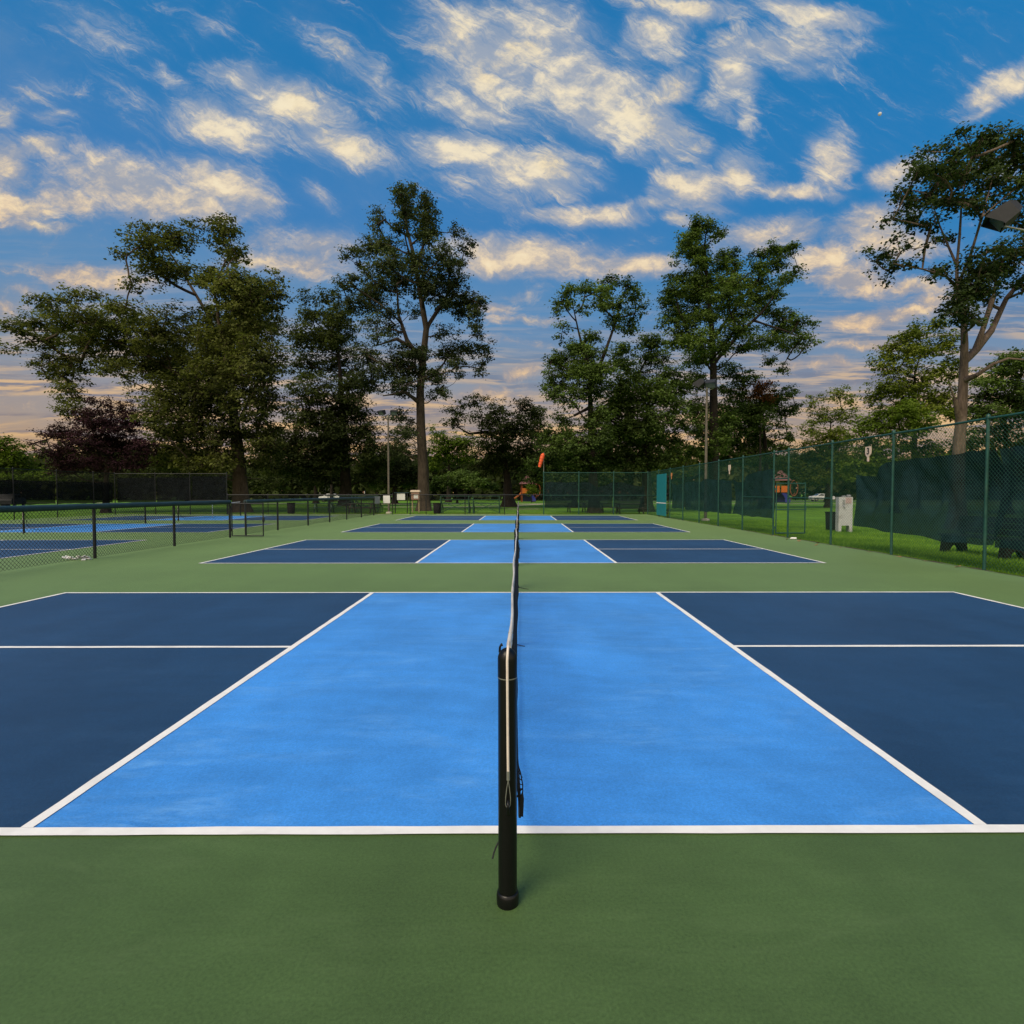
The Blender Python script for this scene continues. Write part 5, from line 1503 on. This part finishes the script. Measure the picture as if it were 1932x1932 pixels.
playground('orange and blue play structure with a red roof under the windsock', 1.6, 98, .95, R(6))
playground('orange play structure with a faded red roof seen through the open green gate', 40.2, 86, 1.05, R(-24))
tree('broadleaf_tree', 'young yellow green sapling in front of the play structure under the windsock', 92, (1, 0, 0), [(1003, 948), (1003, 935), (1004, 915)],
     [(1002,920,8,7,1),(1006,928,7,6,1),(998,930,6,6,1),(1012,905,6,5,.6),(1018,898,5,4,.5)], LM['bright'], M['barkD'], .07, .22, 1.0, .35, 30, .6, seed=40)

# ------------------------------------------------------------------ cars and house
def car(label, x, y, rz, paint):
    root = thing('parked_car', label, 'car', (x, y, -.03), rz, 'cars parked beyond the park')
    b = MB()
    prof = [(-2.1, .35), (-2.15, .75), (-2.0, .95), (-1.35, 1.02), (-.75, 1.42), (.55, 1.45), (1.25, 1.05), (2.0, .92), (2.15, .70), (2.12, .35)]
    ins = [.0, .0, .03, .06, .18, .18, .06, .03, .0, .0]
    L_ = [(px_, -.88 + i_, z) for (px_, z), i_ in zip(prof, ins)]; R_ = [(px_, .88 - i_, z) for (px_, z), i_ in zip(prof, ins)]
    n = len(prof)
    b.add(L_ + R_, [tuple(range(n)), tuple(range(n, 2 * n))[::-1]] + [(i, i + n, (i + 1) % n + n, (i + 1) % n) for i in range(n)])
    b.build('body', M[paint], root)
    for s in (-1, 1):
        b = MB(); yy = s * .835
        b.add([(-1.15, s * .85, 1.04), (-.72, s * .755, 1.34), (-.15, s * .748, 1.37), (-.15, s * .85, 1.04)], [(0, 1, 2, 3) if s < 0 else (3, 2, 1, 0)])
        b.add([(-.08, s * .85, 1.04), (-.08, s * .748, 1.37), (.5, s * .752, 1.36), (1.0, s * .85, 1.06)], [(0, 1, 2, 3) if s < 0 else (3, 2, 1, 0)])
        b.build('window', M['glass'], root)
    b = MB(); b.add([(1.20, -.74, 1.09), (.62, -.66, 1.42), (.62, .66, 1.42), (1.20, .74, 1.09)], [(3, 2, 1, 0)])
    b.build('windscreen_glass', M['glass'], root)
    for sx in (-1.3, 1.3):
        for s in (-1, 1):
            b = MB(); b.tube([(sx, s * .80, .33), (sx, s * .92, .33)], .33, 16); w = b.build('wheel', M['tyre'], root)
            b = MB(); b.tube([(sx, s * .90, .33), (sx, s * .93, .33)], .19, 12); b.build('rim', M['steel'], w)
    return root
car('silver car parked beyond the far left fence screens', -55.5, 61.5, R(115), 'cargrey')
car('white car parked on the road behind the white drinking pedestal', 58.5, 108.5, R(175), 'carwhite')
car('white car parked near the brick house, left of the dark trunk', -33.5, 101, R(8), 'carwhite')

hs = thing('brick_house', 'red brick house with white windows glimpsed between the trees left of centre', 'house', (-49.5, 170, 0))
b = MB(); b.box((0, 0, 2.9), (13, 8, 5.8)); wl = b.build('wall', M['brick'], hs)
b = MB(); b.prism([(-7, 5.8), (7, 5.8), (7, 5.95), (0, 9.2), (-7, 5.95)], (0, 9, 0), (0, -4.5, 0)); rf = b.build('roof', M['roofs'], hs)
b = MB(); b.box((3.6, 1, 8.6), (.9, .9, 2.2)); b.build('chimney', M['brick'], rf)
for wx in (-4.6, -1.6, 1.4, 4.6):
    for wz in (1.7, 4.4):
        b = MB(); b.box((wx, -4.02, wz), (1.3, .08, 1.6)); w = b.build('window', M['white'], hs)
        b = MB(); b.box((wx, -4.07, wz), (1.0, .04, 1.3)); b.build('pane', M['glass'], w)
b = MB(); b.box((0, -4.03, 1.1), (1.1, .1, 2.2)); b.build('door', M['white'], hs)
h2 = thing('garden_shed', 'low white shed beside the brick house, behind the trees left of centre', 'shed', (-40.8, 122, 0))
b = MB(); b.box((0, 0, 1.15), (3.4, 4, 2.3)); b.build('wall', M['white'], h2)
b = MB(); b.prism([(-1.9, 2.3), (1.9, 2.3), (1.9, 2.45), (0, 3.2), (-1.9, 2.45)], (0, 4.6, 0), (0, -2.3, 0)); b.build('roof', M['sign'], h2)
b = MB(); b.box((.1, -2.02, 1.0), (2.2, .08, 2.0)); b.build('door', M['signback'], h2)

# moon
b = MB()
prof = [(math.cos(a) * 9, math.sin(a) * 9) for a in [R(-90 + 15 * k) for k in range(13)]]
b.lathe([(max(r, .01), z) for r, z in prof], n=24)
mo = b.build('moon', M['moon'], None, P(1660, 215, 3000)); tag(mo, 'small pale moon in the clear blue sky above the big leaning tree', 'moon')

# ------------------------------------------------------------------ sky, sun
SUN_EL, SUN_AZ = 50.0, 218.0      # azimuth clockwise from +Y: behind the camera, to the left
w = bpy.data.worlds.new('World'); scene.world = w; w.use_nodes = True
nt = w.node_tree; N = nt.nodes; L = nt.links
for n_ in list(N): N.remove(n_)
out = N.new('ShaderNodeOutputWorld'); bg = N.new('ShaderNodeBackground')
bg.inputs['Strength'].default_value = .10
L.new(bg.outputs[0], out.inputs[0])
sky = N.new('ShaderNodeTexSky'); sky.sky_type = 'NISHITA'; sky.sun_disc = False
sky.sun_elevation = R(SUN_EL); sky.sun_rotation = R(SUN_AZ)
tc = N.new('ShaderNodeTexCoord')
nv_ = N.new('ShaderNodeVectorMath'); nv_.operation = 'NORMALIZE'; L.new(tc.outputs['Generated'], nv_.inputs[0])
sp = N.new('ShaderNodeSeparateXYZ'); L.new(nv_.outputs[0], sp.inputs[0])
def math_(op, a, b=None, c=None, clamp=False):
    m = N.new('ShaderNodeMath'); m.operation = op; m.use_clamp = clamp
    for i, v in enumerate((a, b, c)):
        if v is None: continue
        if hasattr(v, 'node'): L.new(v, m.inputs[i])
        else: m.inputs[i].default_value = v
    return m.outputs[0]
def vmath(op, a, b=None, s=None):
    m = N.new('ShaderNodeVectorMath'); m.operation = op
    for i, v in enumerate((a, b)):
        if v is None: continue
        if hasattr(v, 'node'): L.new(v, m.inputs[i])
        else: m.inputs[i].default_value = v
    if s is not None:
        if hasattr(s, 'node'): L.new(s, m.inputs['Scale'])
        else: m.inputs['Scale'].default_value = s
    return m.outputs[0]
def mrange(v, a, b, c=0.0, d=1.0, smooth=False):
    m = N.new('ShaderNodeMapRange'); m.interpolation_type = 'SMOOTHSTEP' if smooth else 'LINEAR'
    for k, x in zip(('From Min', 'From Max', 'To Min', 'To Max'), (a, b, c, d)): m.inputs[k].default_value = x
    L.new(v, m.inputs['Value']); return m.outputs[0]
def mixc(f, a, b):
    m = N.new('ShaderNodeMix'); m.data_type = 'RGBA'
    for i, v in ((0, f), (6, a), (7, b)):
        if hasattr(v, 'node'): L.new(v, m.inputs[i])
        elif i == 0: m.inputs[i].default_value = v
        else: m.inputs[i].default_value = (*v, 1)
    return m.outputs[2]
def noise(vec, scale, detail=6, rough=.55, dist=0.0, color=False):
    n = N.new('ShaderNodeTexNoise'); n.inputs['Scale'].default_value = scale; n.inputs['Detail'].default_value = detail
    n.inputs['Roughness'].default_value = rough; n.inputs['Distortion'].default_value = dist
    L.new(vec, n.inputs['Vector']); return n.outputs['Color' if color else 'Fac']
az = math_('ARCTAN2', sp.outputs[0], sp.outputs[1])
el = math_('ARCSINE', sp.outputs[2])
ym = math_('MAXIMUM', sp.outputs[1], .15)
cb = N.new('ShaderNodeCombineXYZ'); L.new(math_('DIVIDE', sp.outputs[0], ym), cb.inputs[0]); L.new(math_('DIVIDE', sp.outputs[2], ym), cb.inputs[1])
UV = cb.outputs[0]
# domain warps
w1 = vmath('SUBTRACT', noise(UV, 4.5, 3, .5, 0, True), (.5, .5, .5))
w2 = vmath('SUBTRACT', noise(UV, 16, 4, .6, 0, True), (.5, .5, .5))
UVw = vmath('ADD', UV, vmath('ADD', vmath('SCALE', w1, None, .04), vmath('SCALE', w2, None, .035)))
UVf = vmath('MULTIPLY', UVw, (1, 1, 0))
def ae(px, py):
    d = ray(px, py)
    return d.x / d.y, d.z / d.y
# (px, py, half width, half height, tilt deg (screen, clockwise positive), weight, warmth)
CLOUDS = [
 (930, 110, 150, 85, 25, .95), (1010, 60, 130, 60, 10, .8), (1130, 185, 190, 62, 28, 1.25), (1270, 165, 70, 28, -35, .9), (900, 200, 130, 40, 18, .8), (1230, 245, 90, 26, 22, .9),
 (1240, 60, 60, 80, 65, .8), (1300, 15, 120, 24, 5, .9), (1540, 22, 110, 26, 8, .95), (1250, 90, 70, 60, 40, .45),
 (1480, 85, 150, 42, -4, .8), (1385, 130, 45, 75, 15, .95), (1520, 125, 100, 25, 4, .55), (1410, 210, 18, 55, -15, .6),
 (1895, 160, 80, 26, -24, .95), (1860, 205, 60, 14, -20, .6),
 (455, 140, 75, 34, 5, .75), (545, 190, 105, 48, 12, 1.15), (430, 235, 120, 46, 10, .95), (640, 265, 110, 40, 22, .9), (560, 250, 150, 50, 20, .55), (325, 150, 60, 26, 35, .4), (260, 210, 90, 50, 20, .3),
 (170, 55, 100, 40, 20, .5), (230, 80, 70, 26, 10, .45), (640, 100, 90, 40, 42, .5), (720, 160, 80, 46, 60, .5), (400, 50, 70, 34, -20, .28), (70, 170, 80, 45, 10, .4), (100, 215, 50, 18, 0, .5),
 (230, 340, 150, 55, 8, 1.0), (330, 370, 160, 42, 5, 1.1), (420, 350, 110, 45, 20, 1.0), (150, 375, 90, 28, 8, .9), (500, 380, 40, 15, 20, .8), (600, 370, 55, 26, 25, .45),
 (65, 275, 50, 22, 0, .9), (10, 310, 50, 60, 0, .8), (5, 215, 30, 28, 0, .8), (30, 395, 80, 36, 5, 1.0), (60, 425, 70, 14, 0, .8),
 (880, 290, 120, 40, 8, 1.05), (1000, 325, 120, 46, 0, 1.15), (900, 355, 130, 40, 20, .5), (960, 375, 60, 24, 15, .55),
 (1310, 350, 75, 38, 5, 1.1), (1390, 325, 45, 45, -45, .9), (1490, 360, 110, 16, 6, .75), (1565, 300, 46, 58, 20, .95), (1340, 390, 60, 18, 10, .5), (1600, 355, 50, 10, 0, .4),
 (1110, 405, 110, 22, 0, 1.0), (1230, 380, 60, 16, -15, .6), (1285, 408, 40, 20, 20, .6),
 (590, 460, 130, 36, 4, .75), (560, 500, 130, 26, 0, .85), (640, 490, 90, 40, 0, .6),
 (1000, 485, 150, 34, 5, 1.15), (930, 500, 90, 24, 0, 1.0), (1190, 500, 120, 24, 5, .95), (1100, 465, 150, 20, 0, .35),
 (180, 525, 140, 24, 3, 1.0), (90, 515, 60, 18, 0, .6), (40, 550, 40, 16, 0, .7), (10, 580, 40, 20, 0, .7),
 (1450, 440, 120, 34, -8, .8), (1520, 425, 60, 10, -25, .6), (1545, 490, 70, 30, -15, .95), (1640, 420, 80, 34, -12, .9), (1690, 460, 100, 30, 5, 1.0), (1700, 330, 60, 28, -20, 1.0), (1610, 525, 90, 34, 8, 1.05), (1730, 545, 110, 18, 4, .7),
 (1720, 590, 90, 26, -15, .9), (1620, 610, 100, 18, 2, .8), (1620, 655, 130, 12, 0, .85), (1560, 690, 100, 14, 0, .6), (1690, 650, 60, 10, 0, .5), (1890, 320, 60, 30, 0, .5),
 (920, 580, 60, 14, 5, .7), (900, 560, 120, 12, 0, .4), (1000, 600, 120, 12, 0, .5), (960, 650, 80, 12, 5, .55), (990, 705, 50, 14, 0, .8), (930, 745, 100, 22, 0, .85), (1010, 770, 60, 16, 0, .7),
]
M_ = None
for (px, py, hw, hh, tilt, wt) in CLOUDS:
    a0, e0 = ae(px, py)
    k = F
    mp = N.new('ShaderNodeMapping'); mp.vector_type = 'TEXTURE'
    mp.inputs['Location'].default_value = (a0, e0, 0)
    mp.inputs['Rotation'].default_value = (0, 0, R(-tilt))
    mp.inputs['Scale'].default_value = (hw * 1.55 / k, hh * 1.55 / k, 1)
    L.new(UVf, mp.inputs[0])
    gr = N.new('ShaderNodeTexGradient'); gr.gradient_type = 'SPHERICAL'; L.new(mp.outputs[0], gr.inputs[0])
    v = math_('MULTIPLY', gr.outputs['Fac'], wt)
    if M_ is None: M_ = v
    else:
        M_ = math_('SMOOTH_MAX', M_, v, .12)
# texture inside clouds: puffs and combed wisps
mpr = N.new('ShaderNodeMapping'); mpr.inputs['Rotation'].default_value = (0, 0, R(30)); L.new(UVw, mpr.inputs[0])
mpw = N.new('ShaderNodeMapping'); mpw.inputs['Scale'].default_value = (4, 19, 1); L.new(mpr.outputs[0], mpw.inputs[0])
wisp = noise(mpw.outputs[0], 1.6, 10, .74, .8)
mpp = N.new('ShaderNodeMapping'); mpp.inputs['Scale'].default_value = (8, 15, 1); L.new(UVw, mpp.inputs[0])
puff = noise(mpp.outputs[0], 1.5, 10, .70, .3)
hi = mrange(el, .30, .48, 0, 1)
tex = math_('ADD', math_('MULTIPLY', puff, math_('SUBTRACT', 1.0, math_('MULTIPLY', hi, .75))), math_('MULTIPLY', wisp, math_('MULTIPLY', hi, .75)))
dens = math_('ADD', math_('MULTIPLY', M_, 1.25), math_('MULTIPLY', math_('SUBTRACT', tex, .5), 2.3))
front = mrange(sp.outputs[1], .18, .45, 0, 1, True)
cover = math_('MULTIPLY', mrange(dens, .18, 1.0, 0, 1, True), front)
halo = math_('MULTIPLY', mrange(math_('ADD', M_, math_('MULTIPLY', math_('SUBTRACT', tex, .5), .8)), .02, .60, 0, 1, True), front)
# veil of thin cloud and low stratus bands
mps = N.new('ShaderNodeMapping'); mps.inputs['Scale'].default_value = (2.2, 26, 1); mps.inputs['Location'].default_value = (3, 1, 0); L.new(vmath('ADD', UV, vmath('SCALE', w1, None, .03)), mps.inputs[0])
band = noise(mps.outputs[0], 1.5, 7, .6, .3)
lowm = mrange(el, .36, .10, 0, 1, True)
bandc = math_('MULTIPLY', mrange(band, .38, .60, 0, 1, True), lowm)
veil = math_('MULTIPLY', mrange(noise(UVw, 2.2, 7, .6), .45, .75, 0, 1, True), mrange(az, .55, -.5, .12, .55))
# clear sky gradient (linear colours)
rampn = N.new('ShaderNodeValToRGB'); cr = rampn.color_ramp
cr.interpolation = 'EASE'
L.new(mrange(el, 0.0, .85), rampn.inputs[0])
stops = [(0.0, (208, 158, 98)), (.06, (196, 156, 112)), (.14, (168, 150, 138)), (.24, (132, 148, 168)), (.36, (92, 142, 188)), (.52, (58, 128, 190)), (.72, (34, 122, 184)), (1.0, (24, 102, 166))]
while len(cr.elements) < len(stops): cr.elements.new(.5)
for e_, (p_, c_) in zip(cr.elements, stops):
    e_.position = p_; e_.color = (*lin(c_), 1)
base = rampn.outputs[0]
# right side is a cleaner, deeper blue
base = mixc(math_('MULTIPLY', mrange(az, -.1, .75), mrange(el, .12, .4)), base, lin((24, 124, 188)))
# cool grey-violet shaded cloud, warm cream lit cloud
litn = noise(vmath('ADD', vmath('MULTIPLY', UVw, (1, 1.7, 0)), (.0, .035, 0)), 13, 8, .66)
cl_hi = mixc(mrange(el, .08, .55), lin((244, 194, 130)), lin((244, 230, 202)))
gold = mixc(mrange(noise(UV, 5.0, 3, .5), .50, .70, 0, 1, True), cl_hi, lin((255, 230, 178)))
cl_sh = mixc(mrange(el, .05, .5), lin((158, 140, 132)), lin((160, 172, 190)))
lit = mrange(math_('ADD', math_('ADD', math_('MULTIPLY', math_('SUBTRACT', litn, .5), 3.0), math_('MULTIPLY', math_('SUBTRACT', dens, .70), .36)), math_('MULTIPLY', math_('SUBTRACT', tex, .5), .9)), -.30, .58, 0, 1, True)
glow = mrange(math_('ADD', math_('MULTIPLY', math_('SUBTRACT', litn, .5), 3.0), math_('MULTIPLY', math_('SUBTRACT', dens, .8), .40)), .12, .85, 0, 1, True)
cloudc = mixc(glow, mixc(lit, cl_sh, gold), mixc(mrange(el, .05, .45), lin((255, 214, 146)), lin((255, 240, 206))))
bandcol = mixc(mrange(noise(mps.outputs[0], 3.1, 5, .6), .44, .58, 0, 1, True), mixc(mrange(el, .03, .3), lin((134, 116, 116)), lin((104, 124, 154))), mixc(mrange(el, .03, .3), lin((242, 190, 118)), lin((216, 190, 156))))
c = mixc(math_('MULTIPLY', veil, .8), base, lin((122, 150, 182)))
c = mixc(math_('MULTIPLY', bandc, .9), c, bandcol)
c = mixc(math_('MULTIPLY', halo, .34), c, mixc(mrange(el, .05, .5), lin((168, 150, 140)), lin((140, 164, 194))))
c = mixc(cover, c, cloudc)
# brighter, hazier sky behind the camera where the daylight comes from
back = mrange(sp.outputs[1], .15, -.75, 0, 1, True)
c = mixc(math_('MULTIPLY', back, .8), c, lin((232, 214, 186)))
c = vmath('SCALE', c, None, math_('ADD', 10.0, math_('MULTIPLY', back, 9.0)))
c = vmath('ADD', vmath('SCALE', c, None, .90), vmath('SCALE', sky.outputs[0], None, .06))
L.new(c, bg.inputs['Color'])

sun_d = bpy.data.lights.new('sun', 'SUN'); sun = bpy.data.objects.new('sun', sun_d); COL.objects.link(sun)
sun_d.energy = 3.1; sun_d.angle = R(30); sun_d.color = (1.0, .86, .66)
sd = Vector((math.sin(R(SUN_AZ)) * math.cos(R(SUN_EL)), math.cos(R(SUN_AZ)) * math.cos(R(SUN_EL)), math.sin(R(SUN_EL))))
sun.rotation_euler = sd.to_track_quat('Z', 'Y').to_euler()
sun.location = sd * 50

scene.view_settings.view_transform = 'Standard'
scene.view_settings.look = 'None'
scene.view_settings.exposure = 0
scene.view_settings.gamma = 1
scene.render.engine = 'CYCLES'
scene.cycles.max_bounces = 6
scene.cycles.diffuse_bounces = 3
scene.cycles.transparent_max_bounces = 12
scene.cycles.sample_clamp_indirect = 4
